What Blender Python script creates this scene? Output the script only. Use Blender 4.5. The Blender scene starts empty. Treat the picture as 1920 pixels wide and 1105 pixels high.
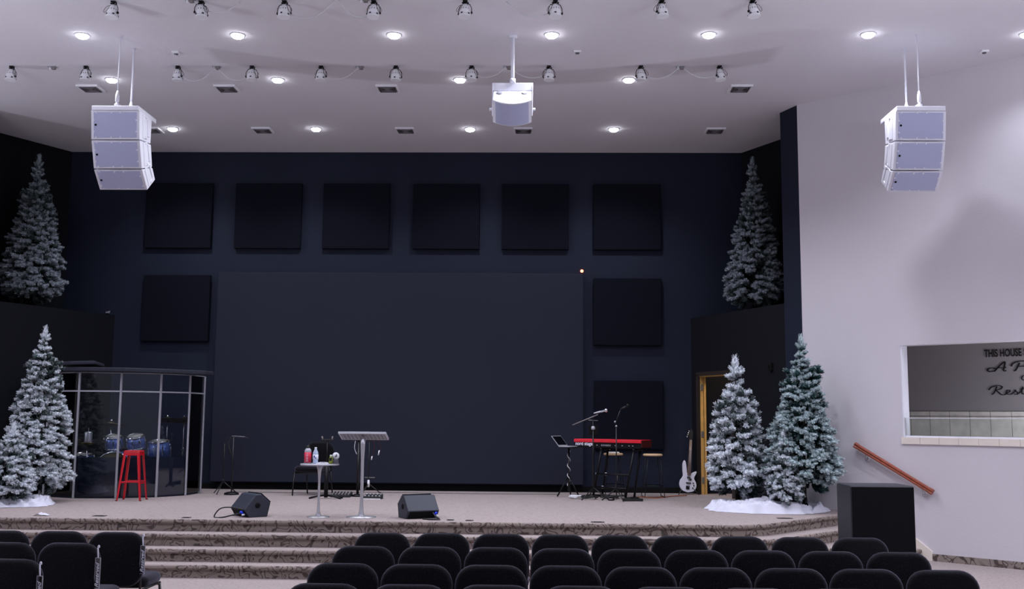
import bpy, math, random
import numpy as np
from mathutils import Vector, Matrix, noise
PI = math.pi
R = math.radians
col = bpy.context.scene.collection
rnd = random.Random(7)

# ------------------------------------------------------------------ materials
def mat(name, c, rough=.6, metal=0., var=0., vscale=8., bump=0., bscale=60., emit=None, estr=0., spec=.5, coat=0., sheen=0.):
    m = bpy.data.materials.new(name); m.use_nodes = True
    nt = m.node_tree; b = nt.nodes['Principled BSDF']
    b.inputs['Base Color'].default_value = (*c, 1); b.inputs['Roughness'].default_value = rough
    b.inputs['Metallic'].default_value = metal; b.inputs['Specular IOR Level'].default_value = spec
    if coat: b.inputs['Coat Weight'].default_value = coat
    if sheen: b.inputs['Sheen Weight'].default_value = sheen
    tc = nt.nodes.new('ShaderNodeTexCoord')
    n = nt.nodes.new('ShaderNodeTexNoise'); n.inputs['Scale'].default_value = vscale; n.inputs['Detail'].default_value = 4
    nt.links.new(tc.outputs['Object'], n.inputs['Vector'])
    r = nt.nodes.new('ShaderNodeValToRGB')
    r.color_ramp.elements[0].position = .3; r.color_ramp.elements[1].position = .7
    r.color_ramp.elements[0].color = (*[x * (1 - var) for x in c], 1)
    r.color_ramp.elements[1].color = (*[min(1, x * (1 + var)) for x in c], 1)
    nt.links.new(n.outputs['Fac'], r.inputs['Fac']); nt.links.new(r.outputs['Color'], b.inputs['Base Color'])
    if bump:
        n2 = nt.nodes.new('ShaderNodeTexNoise'); n2.inputs['Scale'].default_value = bscale; n2.inputs['Detail'].default_value = 3
        nt.links.new(tc.outputs['Object'], n2.inputs['Vector'])
        bp = nt.nodes.new('ShaderNodeBump'); bp.inputs['Strength'].default_value = bump; bp.inputs['Distance'].default_value = .02
        nt.links.new(n2.outputs['Fac'], bp.inputs['Height']); nt.links.new(bp.outputs['Normal'], b.inputs['Normal'])
    if emit:
        b.inputs['Emission Color'].default_value = (*emit, 1); b.inputs['Emission Strength'].default_value = estr
    return m

def s2l(r, g, b):
    f = lambda v: (v / 255 / 12.92) if v <= 10 else ((v / 255 + .055) / 1.055) ** 2.4
    return (f(r), f(g), f(b))

def carpet_pattern(name):
    m = mat(name, (.1, .08, .07), .95, spec=.1); nt = m.node_tree; b = nt.nodes['Principled BSDF']
    tc = nt.nodes.new('ShaderNodeTexCoord')
    n = nt.nodes.new('ShaderNodeTexNoise'); n.inputs['Scale'].default_value = 5.2; n.inputs['Detail'].default_value = 1.2; n.inputs['Distortion'].default_value = .9
    nt.links.new(tc.outputs['Object'], n.inputs['Vector'])
    mu = nt.nodes.new('ShaderNodeMath'); mu.operation = 'MULTIPLY'; mu.inputs[1].default_value = 6.5
    fr = nt.nodes.new('ShaderNodeMath'); fr.operation = 'FRACT'
    nt.links.new(n.outputs['Fac'], mu.inputs[0]); nt.links.new(mu.outputs[0], fr.inputs[0])
    r = nt.nodes.new('ShaderNodeValToRGB'); e = r.color_ramp.elements
    A = (*s2l(138, 123, 116), 1); B = (*s2l(82, 70, 66), 1)
    e[0].position = .0; e[0].color = B; e[1].position = .16; e[1].color = B
    x = r.color_ramp.elements.new(.3); x.color = A
    x = r.color_ramp.elements.new(.92); x.color = A
    x = r.color_ramp.elements.new(1.0); x.color = B
    nt.links.new(fr.outputs[0], r.inputs['Fac'])
    sp = nt.nodes.new('ShaderNodeTexNoise'); sp.inputs['Scale'].default_value = 110
    nt.links.new(tc.outputs['Object'], sp.inputs['Vector'])
    mx = nt.nodes.new('ShaderNodeMix'); mx.data_type = 'RGBA'; mx.blend_type = 'OVERLAY'; mx.inputs[0].default_value = .5
    nt.links.new(r.outputs['Color'], mx.inputs[6]); nt.links.new(sp.outputs['Color'], mx.inputs[7])
    hsv = nt.nodes.new('ShaderNodeHueSaturation'); hsv.inputs['Saturation'].default_value = .8
    nt.links.new(mx.outputs[2], hsv.inputs['Color']); nt.links.new(hsv.outputs['Color'], b.inputs['Base Color'])
    return m

def carpet_plain(name):
    m = mat(name, (.3, .27, .25), .95, spec=.1); nt = m.node_tree; b = nt.nodes['Principled BSDF']
    tc = nt.nodes.new('ShaderNodeTexCoord')
    n = nt.nodes.new('ShaderNodeTexNoise'); n.inputs['Scale'].default_value = 26; n.inputs['Detail'].default_value = 5; n.inputs['Roughness'].default_value = .75
    nt.links.new(tc.outputs['Object'], n.inputs['Vector'])
    r = nt.nodes.new('ShaderNodeValToRGB'); e = r.color_ramp.elements
    e[0].position = .3; e[0].color = (*s2l(124, 113, 111), 1); e[1].position = .5; e[1].color = (*s2l(158, 146, 144), 1)
    nt.links.new(n.outputs['Fac'], r.inputs['Fac']); nt.links.new(r.outputs['Color'], b.inputs['Base Color'])
    return m

def ceiling_mat():
    m = mat('ceiling_paint', s2l(186, 180, 190), .9, spec=.2, bump=.12, bscale=16); nt = m.node_tree; b = nt.nodes['Principled BSDF']
    tc = nt.nodes.new('ShaderNodeTexCoord'); sx = nt.nodes.new('ShaderNodeSeparateXYZ')
    nt.links.new(tc.outputs['Object'], sx.inputs[0])
    def M(op, a, bb=None, clamp=False):
        n = nt.nodes.new('ShaderNodeMath'); n.operation = op; n.use_clamp = clamp
        for i, v in enumerate((a, bb)):
            if v is None: continue
            if isinstance(v, (int, float)): n.inputs[i].default_value = v
            else: nt.links.new(v, n.inputs[i])
        return n.outputs[0]
    # a shallow arched band, slightly darker, runs across the ceiling
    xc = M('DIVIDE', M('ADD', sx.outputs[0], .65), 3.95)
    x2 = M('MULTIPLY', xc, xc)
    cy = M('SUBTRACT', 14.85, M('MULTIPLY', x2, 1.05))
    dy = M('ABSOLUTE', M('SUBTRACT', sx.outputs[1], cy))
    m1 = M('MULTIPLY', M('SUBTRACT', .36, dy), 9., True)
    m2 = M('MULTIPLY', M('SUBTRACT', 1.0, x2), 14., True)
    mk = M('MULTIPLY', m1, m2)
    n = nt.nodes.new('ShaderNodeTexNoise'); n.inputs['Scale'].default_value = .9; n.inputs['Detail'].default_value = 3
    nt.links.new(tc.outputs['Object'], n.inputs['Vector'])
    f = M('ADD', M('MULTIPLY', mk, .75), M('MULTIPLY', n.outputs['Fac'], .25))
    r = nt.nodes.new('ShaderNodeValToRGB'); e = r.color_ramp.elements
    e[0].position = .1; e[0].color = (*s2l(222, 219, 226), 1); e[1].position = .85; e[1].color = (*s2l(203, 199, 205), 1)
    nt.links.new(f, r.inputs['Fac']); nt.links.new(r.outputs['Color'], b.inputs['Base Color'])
    return m

def tile_mat():
    m = mat('stone_tile', (.4, .4, .38), .35); nt = m.node_tree; b = nt.nodes['Principled BSDF']
    tc = nt.nodes.new('ShaderNodeTexCoord')
    n = nt.nodes.new('ShaderNodeTexNoise'); n.inputs['Scale'].default_value = 7; n.inputs['Detail'].default_value = 5
    nt.links.new(tc.outputs['Object'], n.inputs['Vector'])
    r = nt.nodes.new('ShaderNodeValToRGB'); e = r.color_ramp.elements
    e[0].position = .3; e[0].color = (*s2l(205, 202, 192), 1); e[1].position = .7; e[1].color = (*s2l(232, 227, 216), 1)
    nt.links.new(n.outputs['Fac'], r.inputs['Fac']); nt.links.new(r.outputs['Color'], b.inputs['Base Color'])
    return m

def glass_mat(name, tint=(.93, .95, .97), refl=1.):
    m = bpy.data.materials.new(name); m.use_nodes = True; nt = m.node_tree; nt.nodes.clear()
    o = nt.nodes.new('ShaderNodeOutputMaterial'); t = nt.nodes.new('ShaderNodeBsdfTransparent'); t.inputs[0].default_value = (*tint, 1)
    g = nt.nodes.new('ShaderNodeBsdfGlossy'); g.inputs['Roughness'].default_value = .02
    f = nt.nodes.new('ShaderNodeFresnel'); f.inputs['IOR'].default_value = 1.45
    mm = nt.nodes.new('ShaderNodeMath'); mm.operation = 'MULTIPLY'; mm.inputs[1].default_value = refl
    x = nt.nodes.new('ShaderNodeMixShader')
    nt.links.new(f.outputs[0], mm.inputs[0]); nt.links.new(mm.outputs[0], x.inputs[0])
    nt.links.new(t.outputs[0], x.inputs[1]); nt.links.new(g.outputs[0], x.inputs[2]); nt.links.new(x.outputs[0], o.inputs[0])
    return m

def needle_mat(name, green, snow):
    m = mat(name, snow, .85, spec=.15); nt = m.node_tree; b = nt.nodes['Principled BSDF']
    a = nt.nodes.new('ShaderNodeAttribute'); a.attribute_name = 'snow'
    tc = nt.nodes.new('ShaderNodeTexCoord'); n = nt.nodes.new('ShaderNodeTexNoise'); n.inputs['Scale'].default_value = 30
    nt.links.new(tc.outputs['Object'], n.inputs['Vector'])
    ad = nt.nodes.new('ShaderNodeMath'); ad.operation = 'MULTIPLY_ADD'; ad.inputs[1].default_value = .5; 
    nt.links.new(n.outputs['Fac'], ad.inputs[0])
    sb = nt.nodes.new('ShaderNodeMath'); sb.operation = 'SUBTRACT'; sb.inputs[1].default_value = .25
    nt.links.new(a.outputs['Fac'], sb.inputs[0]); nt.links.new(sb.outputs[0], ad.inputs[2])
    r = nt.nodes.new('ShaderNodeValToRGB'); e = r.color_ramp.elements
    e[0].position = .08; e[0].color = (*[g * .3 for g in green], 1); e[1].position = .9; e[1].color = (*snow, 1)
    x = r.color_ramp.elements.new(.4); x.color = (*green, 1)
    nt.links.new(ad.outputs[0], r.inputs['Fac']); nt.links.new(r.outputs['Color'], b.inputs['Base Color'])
    return m

MT = dict(
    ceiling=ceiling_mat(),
    beige=mat('beige_wall_paint', s2l(204, 199, 206), .85, var=.015, vscale=1.2, bump=.06, bscale=40, spec=.2),
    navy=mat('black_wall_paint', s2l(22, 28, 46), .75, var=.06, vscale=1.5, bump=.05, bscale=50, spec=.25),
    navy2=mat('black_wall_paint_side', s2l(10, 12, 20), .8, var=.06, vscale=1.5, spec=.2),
    screen=mat('screen_paint', s2l(33, 36, 50), .8, var=.03, vscale=.7, spec=.2),
    panel=mat('panel_fabric', s2l(16, 18, 28), .95, var=.06, vscale=30, spec=.1),
    black=mat('black_trim', s2l(10, 10, 13), .8, spec=.2),
    carpet=carpet_plain('carpet'), pattern=carpet_pattern('patterned_carpet'),
    cream=mat('cream_trim', s2l(225, 215, 205), .6, var=.02),
    white=mat('white_metal', s2l(226, 226, 236), .4, var=.02, spec=.4),
    whitep=mat('white_plastic', s2l(232, 232, 238), .45, var=.03),
    grille=mat('grey_grille', s2l(178, 182, 212), .6, var=.04, vscale=300, spec=.3),
    ventd=mat('vent_slats', s2l(120, 115, 122), .6, var=.03), ventk=mat('vent_dark', s2l(52, 48, 54), .8),
    dark=mat('dark_metal', s2l(22, 22, 25), .45, .6), blackm=mat('black_steel', s2l(14, 14, 17), .4, spec=.5),
    knob=mat('grey_knob', s2l(170, 170, 185), .4), chrome=mat('chrome', (.75, .76, .8), .18, 1.), steel=mat('brushed_steel', (.62, .62, .66), .38, .85, var=.05, vscale=40),
    silver=mat('silver_grey', s2l(175, 175, 185), .4, .3),
    fabric=None, red=mat('red_enamel', s2l(196, 14, 34), .25, var=.04, coat=.5), redk=mat('red_lacquer', s2l(215, 22, 44), .35), dred=mat('dark_red', s2l(70, 8, 12), .5),
    wood=mat('oak_rail', s2l(140, 66, 44), .35, var=.18, vscale=20, coat=.3), pale=mat('pale_wood', s2l(214, 180, 140), .5, var=.08, vscale=12),
    gold=mat('yellow_pine', s2l(214, 172, 104), .45, var=.1, vscale=9), brown=mat('brown_wall', s2l(92, 80, 66), .8, var=.04), jambk=mat('dark_jamb', s2l(40, 30, 26), .6),
    cloth=mat('white_cloth', s2l(206, 206, 220), .9, var=.01), rubber=mat('black_rubber', s2l(16, 16, 18), .7),
    wedge=mat('black_cabinet_paint', s2l(38, 43, 58), .5, var=.08, vscale=60, bump=.08, bscale=200, spec=.5), box=mat('black_box_cloth', s2l(3, 4, 10), .8, spec=.15), boxtop=mat('black_box_edge', s2l(30, 32, 42), .5),
    blue=mat('blue_connector', s2l(20, 60, 235), .35), yellow=mat('yellow_tag', s2l(200, 200, 40), .5),
    acryl=glass_mat('clear_acrylic', refl=1.1), wglass=glass_mat('clear_glass', (.94, .965, .955)), drumblue=mat('blue_sparkle_drum', s2l(110, 135, 205), .25, .4, var=.5, vscale=90), head=mat('drum_skin', s2l(190, 186, 180), .6), kickhead=mat('amber_drum_skin', s2l(112, 100, 58), .5), brass=mat('bronze_cymbal', s2l(120, 105, 80), .3, .9),
    absorb=mat('black_absorber_foam', s2l(52, 58, 78), .9, var=.1, vscale=20, spec=.15), lid=mat('speckled_black_lid', s2l(26, 30, 44), .8, var=.6, vscale=120),
    bass=mat('white_lacquer', s2l(222, 222, 240), .25, coat=.5), neck=mat('maple_neck', s2l(150, 120, 100), .5, var=.08), fret=mat('rosewood', s2l(88, 64, 58), .6, var=.1),
    plastic=mat('clear_pet', s2l(180, 195, 220), .15), label_r=mat('red_label', s2l(206, 36, 66), .4), cap=mat('black_cap', s2l(20, 18, 20), .4), glassg=mat('green_glass', s2l(120, 130, 40), .1, spec=.6), paper=mat('white_paper', s2l(232, 232, 238), .8), ink=mat('black_lettering', s2l(12, 11, 12), .7),
    inkw=mat('white_lettering', s2l(235, 235, 250), .6), display=mat('dark_display', s2l(12, 12, 18), .15), wcable=mat('white_cable', s2l(205, 205, 212), .5), kcable=mat('black_cable', s2l(18, 18, 20), .6), orange=mat('orange_cable', s2l(170, 90, 50), .6), gcable=mat('grey_cable', s2l(120, 115, 115), .6),
    tile=tile_mat(), grout=mat('grout', s2l(110, 108, 104), .9), recess=mat('recess_paint', s2l(150, 145, 146), .9, var=.02), trunk=mat('dark_green_trunk', s2l(30, 34, 30), .9, var=.2),
    led=mat('red_led', (1, .1, .05), .3, emit=(1, .16, .08), estr=9), lamp=mat('lit_diffuser', (1, 1, 1), .4, emit=(.93, .94, 1.0), estr=26), sleeve=glass_mat('clear_sleeve', (.8, .8, .86)),
    plate=mat('floor_plate', s2l(60, 54, 56), .5), sign=mat('white_clock', s2l(226, 228, 236), .4), foliage_tag=mat('thin_black', s2l(20, 20, 22), .5), lens=mat('smoked_lens', s2l(90, 88, 96), .2),
    deskm=mat('grey_desk', s2l(96, 96, 108), .5))

def chair_fabric():
    m = mat('black_speckled_fabric', s2l(12, 11, 15), .85, spec=.12, sheen=.38); nt = m.node_tree; b = nt.nodes['Principled BSDF']
    tc = nt.nodes.new('ShaderNodeTexCoord'); v = nt.nodes.new('ShaderNodeTexVoronoi'); v.inputs['Scale'].default_value = 95
    nt.links.new(tc.outputs['Object'], v.inputs['Vector'])
    r = nt.nodes.new('ShaderNodeValToRGB'); e = r.color_ramp.elements
    e[0].position = .1; e[0].color = (*s2l(62, 60, 80), 1); e[1].position = .2; e[1].color = (*s2l(9, 8, 12), 1)
    nt.links.new(v.outputs['Distance'], r.inputs['Fac']); nt.links.new(r.outputs['Color'], b.inputs['Base Color'])
    b.inputs['Sheen Tint'].default_value = (.7, .68, .9, 1); b.inputs['Sheen Roughness'].default_value = .4
    return m
MT['fabric'] = chair_fabric()

# ------------------------------------------------------------------ mesh builder
class MB:
    def __init__(s): s.v = []; s.f = []; s.m = []; s.sm = []
    def add(s, vs, fs, mi=0, smooth=False, M=None):
        o = len(s.v)
        for p in vs:
            p = Vector(p)
            s.v.append(tuple(M @ p) if M is not None else tuple(p))
        for f in fs:
            s.f.append([i + o for i in f]); s.m.append(mi); s.sm.append(smooth)
        return s
    def box(s, c, d, M=None, mi=0):
        x, y, z = c; a, b, h = d[0] / 2, d[1] / 2, d[2] / 2
        vs = [(x + i * a, y + j * b, z + k * h) for i in (-1, 1) for j in (-1, 1) for k in (-1, 1)]
        return s.add(vs, [(0, 1, 3, 2), (4, 6, 7, 5), (0, 4, 5, 1), (2, 3, 7, 6), (0, 2, 6, 4), (1, 5, 7, 3)], mi, False, M)
    def lathe(s, prof, seg=24, M=None, mi=0, smooth=True, a0=0, a1=2 * PI):
        full = abs(a1 - a0 - 2 * PI) < 1e-6; n = seg if full else seg + 1; vs = []; fs = []
        for r, z in prof:
            for k in range(n):
                a = a0 + (a1 - a0) * k / seg; vs.append((r * math.cos(a), r * math.sin(a), z))
        for i in range(len(prof) - 1):
            for k in range(seg):
                k2 = (k + 1) % n
                fs.append((i * n + k, i * n + k2, (i + 1) * n + k2, (i + 1) * n + k))
        s.add(vs, fs, mi, smooth, M)
        if full:
            o = len(s.v) - len(vs)
            for i, rev in ((0, True), (len(prof) - 1, False)):
                if prof[i][0] > 1e-5:
                    f = [o + i * n + k for k in range(n)]
                    s.f.append(f[::-1] if rev else f); s.m.append(mi); s.sm.append(False)
        return s
    def tube(s, pts, r, seg=8, M=None, mi=0, r2=None):
        pts = [Vector(p) for p in pts]; n = len(pts); vs = []; fs = []
        up = Vector((0, 0, 1)); prev = None
        for i, p in enumerate(pts):
            t = (pts[min(i + 1, n - 1)] - pts[max(i - 1, 0)]).normalized()
            if prev is None:
                ref = up if abs(t.z) < .9 else Vector((1, 0, 0)); a = t.cross(ref).normalized()
            else:
                a = (prev - t * prev.dot(t)).normalized()
            prev = a; b = t.cross(a); rr = r if r2 is None else r + (r2 - r) * i / (n - 1)
            for k in range(seg):
                q = 2 * PI * k / seg; vs.append(p + (a * math.cos(q) + b * math.sin(q)) * rr)
        for i in range(n - 1):
            for k in range(seg):
                k2 = (k + 1) % seg; fs.append((i * seg + k, i * seg + k2, (i + 1) * seg + k2, (i + 1) * seg + k))
        fs.append(tuple(range(seg))[::-1]); fs.append(tuple((n - 1) * seg + k for k in range(seg)))
        return s.add(vs, fs, mi, True, M)
    def prism(s, poly, t0, t1, M=None, mi=0, axis='z'):
        n = len(poly)
        def P(u, v, t): return (u, v, t) if axis == 'z' else ((t, u, v) if axis == 'x' else (u, t, v))
        vs = [P(u, v, t0) for u, v in poly] + [P(u, v, t1) for u, v in poly]
        fs = [tuple(range(n))[::-1], tuple(range(n, 2 * n))] + [(i, (i + 1) % n, n + (i + 1) % n, n + i) for i in range(n)]
        return s.add(vs, fs, mi, False, M)
    def slab(s, w, h, rad, t, M=None, mi=0, cs=6, es=6, puff=0., edge=None):
        # upholstered slab in the xz plane, rounded corners and rounded edges, centred
        b = edge or t / 2; rings = []
        def ring(ins, y):
            r = max(rad - ins, .004); W, H = w / 2 - ins, h / 2 - ins; pts = []
            for cx, cz, a in ((W - r, H - r, 0), (-W + r, H - r, 90), (-W + r, -H + r, 180), (W - r, -H + r, 270)):
                for k in range(cs + 1):
                    q = R(a + 90 * k / cs); pts.append((cx + r * math.cos(q), y, cz + r * math.sin(q)))
            return pts
        for k in range(es + 1):
            q = PI / 2 * k / es; rings.append(ring(b * (1 - math.sin(q)), -t / 2 + b * (1 - math.cos(q))))
        for k in range(es + 1):
            q = PI / 2 * k / es; rings.append(ring(b * (1 - math.cos(q)), t / 2 - b * (1 - math.sin(q))))
        n = len(rings[0]); vs = [p for r_ in rings for p in r_]; fs = []
        for i in range(len(rings) - 1):
            for k in range(n): fs.append((i * n + k, i * n + (k + 1) % n, (i + 1) * n + (k + 1) % n, (i + 1) * n + k))
        m1 = [(x * .55, -t / 2 - puff, z * .55) for x, y, z in rings[0]]; m2 = [(x * .55, t / 2 + puff, z * .55) for x, y, z in rings[-1]]
        o = len(vs); vs += m1 + m2; L = (len(rings) - 1) * n
        for k in range(n):
            k2 = (k + 1) % n; fs.append((o + k, o + k2, k2, k)); fs.append((L + k, L + k2, o + n + k2, o + n + k))
        fs.append(tuple(o + k for k in range(n))[::-1]); fs.append(tuple(o + n + k for k in range(n)))
        return s.add(vs, fs, mi, True, M)
    def build(s, name, mats, parent=None, bevel=0., loc=None, rotz=0.):
        me = bpy.data.meshes.new(name); me.from_pydata(s.v, [], s.f)
        mats = mats if isinstance(mats, (list, tuple)) else [mats]
        for m in mats: me.materials.append(m)
        me.polygons.foreach_set('material_index', s.m); me.polygons.foreach_set('use_smooth', s.sm)
        me.validate(); me.update()
        o = bpy.data.objects.new(name, me); col.objects.link(o)
        if parent is not None: o.parent = parent
        if loc is not None: o.location = loc
        o.rotation_euler.z = rotz
        if bevel:
            b = o.modifiers.new('bevel', 'BEVEL'); b.width = bevel; b.segments = 2; b.limit_method = 'ANGLE'; b.angle_limit = R(40)
        return o

def T(x=0, y=0, z=0, rx=0, ry=0, rz=0):
    return Matrix.Translation((x, y, z)) @ Matrix.Rotation(rz, 4, 'Z') @ Matrix.Rotation(ry, 4, 'Y') @ Matrix.Rotation(rx, 4, 'X')

def tag(o, label, cat, group=None, kind=None):
    o['label'] = label; o['category'] = cat
    if group: o['group'] = group
    if kind: o['kind'] = kind
    return o
def thing(name, label, cat, loc=(0, 0, 0), rotz=0., group=None):
    o = bpy.data.objects.new(name, None); col.objects.link(o); o.empty_display_size = .1
    o.location = loc; o.rotation_euler.z = rotz
    return tag(o, label, cat, group)
def struct(o): o['kind'] = 'structure'; return o
def dup(o, loc, rotz=None, label=None, group=None):
    r = o.copy(); col.objects.link(r); r.location = loc
    if rotz is not None: r.rotation_euler.z = rotz
    if label: r['label'] = label
    if group: r['group'] = group
    for ch in list(o.children):
        c = ch.copy(); col.objects.link(c); c.parent = r
        for g in list(ch.children):
            d = g.copy(); col.objects.link(d); d.parent = c
    return r
def catenary(a, b, sag, n=12):
    a, b = Vector(a), Vector(b)
    return [a.lerp(b, i / n) - Vector((0, 0, sag * 4 * (i / n) * (1 - i / n))) for i in range(n + 1)]
def smooth_path(pts, n=6):
    pts = [Vector(p) for p in pts]; out = []
    for i in range(len(pts) - 1):
        p0 = pts[max(i - 1, 0)]; p1 = pts[i]; p2 = pts[i + 1]; p3 = pts[min(i + 2, len(pts) - 1)]
        for k in range(n):
            t = k / n
            out.append(.5 * ((2 * p1) + (p2 - p0) * t + (2 * p0 - 5 * p1 + 4 * p2 - p3) * t * t + (3 * p1 - p0 - 3 * p2 + p3) * t ** 3))
    out.append(pts[-1]); return out
def text_mesh(body, size, ext=.001, sx=1., shear=0., bold=0.):
    cu = bpy.data.curves.new('lettering', 'FONT'); cu.body = body; cu.size = size; cu.extrude = ext; cu.shear = shear; cu.offset = bold
    to = bpy.data.objects.new('lettering', cu); col.objects.link(to)
    bpy.context.view_layer.update()
    me = bpy.data.meshes.new_from_object(to.evaluated_get(bpy.context.evaluated_depsgraph_get()))
    bpy.data.objects.remove(to)
    vs = [(v.co.x * sx, v.co.y, v.co.z) for v in me.vertices]; fs = [tuple(p.vertices) for p in me.polygons]
    bpy.data.meshes.remove(me)
    return vs, fs

ZC = 6.89; HS = .60; D = 19.135; MX = -5.08           # ceiling, stage height, back wall, mirror sum
mir = lambda p: (MX - p[0], p[1])

# ------------------------------------------------------------------ setting
def quad(name, pts, m):
    return struct(MB().add(pts, [tuple(range(len(pts)))]).build(name, m))
def wallseg(mb, a, b, z0, z1, th, side=1, mi=0):
    # upright wall from a to b; thickness goes to the left of a->b (side=1) or right
    a = Vector((a[0], a[1])); b = Vector((b[0], b[1])); d = (b - a).normalized(); n = Vector((-d.y, d.x)) * side * th
    p = [a, b, b + n, a + n]
    mb.prism([(q.x, q.y) for q in p], z0, z1, mi=mi)
quad('floor', [(-16, -4, 0), (16, -4, 0), (16, 20, 0), (-16, 20, 0)], MT['carpet'])
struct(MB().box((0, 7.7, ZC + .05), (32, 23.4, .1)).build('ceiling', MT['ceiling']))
b = MB(); b.box(((-8.88 + 3.793) / 2, D + .1, ZC / 2), (12.673 + .3, .2, ZC)); struct(b.build('wall_back', MT['navy']))
b = MB(); b.box((-2.54, D - .012, HS + .05), (10.6, .024, .1)); struct(b.build('baseboard_back', MT['black']))
PL, PR = (3.92, 16.57), (4.09, 16.15)                  # pilaster edges
wd = Vector((.747, -.665)); wn = Vector((.665, .747))   # beige wall direction, inward normal
def WP(s, off=0): q = Vector(PR) + wd * s + wn * off; return (q.x, q.y)
LW0, LW1 = (2.81, D), PL                               # lower front wall of the ledge
ld = (Vector(LW1) - Vector(LW0)).normalized(); ll = (Vector(LW1) - Vector(LW0)).length
def LP(s): q = Vector(LW0) + ld * s; return (q.x, q.y)
DA, DB, DZ = .26, 1.30, 2.71                           # door opening
# right lower wall with a door opening
b = MB()
wallseg(b, LP(0), LP(DA), HS, 3.77, .12); wallseg(b, LP(DB), LP(ll), HS, 3.77, .12); wallseg(b, LP(DA), LP(DB), DZ, 3.77, .12)
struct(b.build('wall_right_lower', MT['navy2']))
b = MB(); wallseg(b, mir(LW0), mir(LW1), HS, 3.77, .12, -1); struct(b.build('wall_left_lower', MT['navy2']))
for sgn, nm in ((1, 'right'), (-1, 'left')):
    f = (lambda p: p) if sgn > 0 else mir
    b = MB(); poly = [f((2.90, D)), f((3.98, 16.66)), f((5.3, 17.0)), f((4.95, 16.95)), f((3.9, D))]
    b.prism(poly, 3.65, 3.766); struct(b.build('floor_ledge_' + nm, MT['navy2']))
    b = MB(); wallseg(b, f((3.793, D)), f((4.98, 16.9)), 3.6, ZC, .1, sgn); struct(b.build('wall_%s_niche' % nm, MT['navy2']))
    b = MB(); b.prism([f(PL), f(PR), f((PR[0] + .665 * .3, PR[1] + .747 * .3)), f((5.3, 16.62)), f((5.3, 17.05)), f((5.0, 16.95))], 0, ZC)
    struct(b.build('wall_%s_pilaster' % nm, MT['navy']))
# beige right wall with the opening of the pool recess
W0, W1, WZ0, WZ1 = 1.52, 4.7, 1.60, 3.005
b = MB(); th = .22
wallseg(b, WP(0), WP(W0), 0, ZC, th); wallseg(b, WP(W1), WP(15), 0, ZC, th)
wallseg(b, WP(W0), WP(W1), 0, WZ0, th); wallseg(b, WP(W0), WP(W1), WZ1, ZC, th)
struct(b.build('wall_right', MT['beige']))
b = MB(); wallseg(b, mir(WP(0)), mir(WP(15)), 0, ZC, th, -1); struct(b.build('wall_left', MT['beige']))
b = MB()                                               # recess behind the opening
wallseg(b, WP(.7, 1.55), WP(5.6, 1.55), .9, 3.6, .1); wallseg(b, WP(.7, th), WP(.7, 1.55), .9, 3.6, .1, 1); wallseg(b, WP(5.6, th), WP(5.6, 1.55), .9, 3.6, .1, -1)
b.prism([WP(.6, th), WP(5.7, th), WP(5.7, 1.65), WP(.6, 1.65)], 3.6, 3.7); b.prism([WP(.6, th), WP(5.7, th), WP(5.7, 1.65), WP(.6, 1.65)], .8, .9)
struct(b.build('wall_recess', MT['recess']))
WR = Matrix(((wd.x, wn.x, 0, PR[0]), (wd.y, wn.y, 0, PR[1]), (0, 0, 1, 0), (0, 0, 0, 1)))   # local (s, depth, z) of the beige wall
b = MB(); b.box((2.9, 1.545, 1.55), (4.6, .01, 1.06), WR, 1)
for i in range(15):
    s0 = .72 + i * .3
    b.box((s0 + .147, 1.535, 2.04), (.292, .02, .066), WR); b.box((s0 + .147, 1.535, 1.85), (.292, .02, .296), WR); b.box((s0 + .147, 1.535, 1.548), (.292, .02, .296), WR)
struct(b.build('trim_1', [MT['tile'], MT['grout']]))
# window frame, sill tiles, glass
w = struct(MB().box(((W0 + W1) / 2, .06, 1.705), (W1 - W0, .03, .025), WR).build('window_1', MT['white']))
MB().box((W0 + .008, .11, (WZ0 + WZ1) / 2), (.016, .2, WZ1 - WZ0), WR).build('window_jamb', MT['white'], w)
b = MB(); n = 12
for i in range(n):
    a = W0 - .02 + (W1 - W0 + .02) * i / n; c = (W1 - W0 + .02) / n
    b.box((a + c / 2, .04, 1.645), (c - .004, .12, .095), WR)
b.box(((W0 + W1) / 2, .05, 1.645), (W1 - W0, .1, .09), WR, 1)
b.build('window_sill', [MT['cream'], MT['grout']], w)
MB().box(((W0 + W1) / 2 + .01, .06, 1.84), (W1 - W0 - .02, .01, .25), WR).build('window_glass', MT['wglass'], w)
MB().box(((W0 + W1) / 2 + .01, .06, 1.966), (W1 - W0 - .02, .012, .008), WR).build('glass_edge', MT['white'], w)
b = MB(); b.box(((1.86 + 14) / 2, -.012, .048), (14 - 1.86, .024, .096), WR); struct(b.build('baseboard_right', MT['pattern']))
# cream stringer board where the side steps meet the wall
b = MB(); b.prism([(.8, .62), (.8, .92), (1.88, .13), (1.88, 0), (1.7, 0)], -.03, -.001, WR, axis='y'); struct(b.build('trim_2', MT['cream']))

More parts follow.
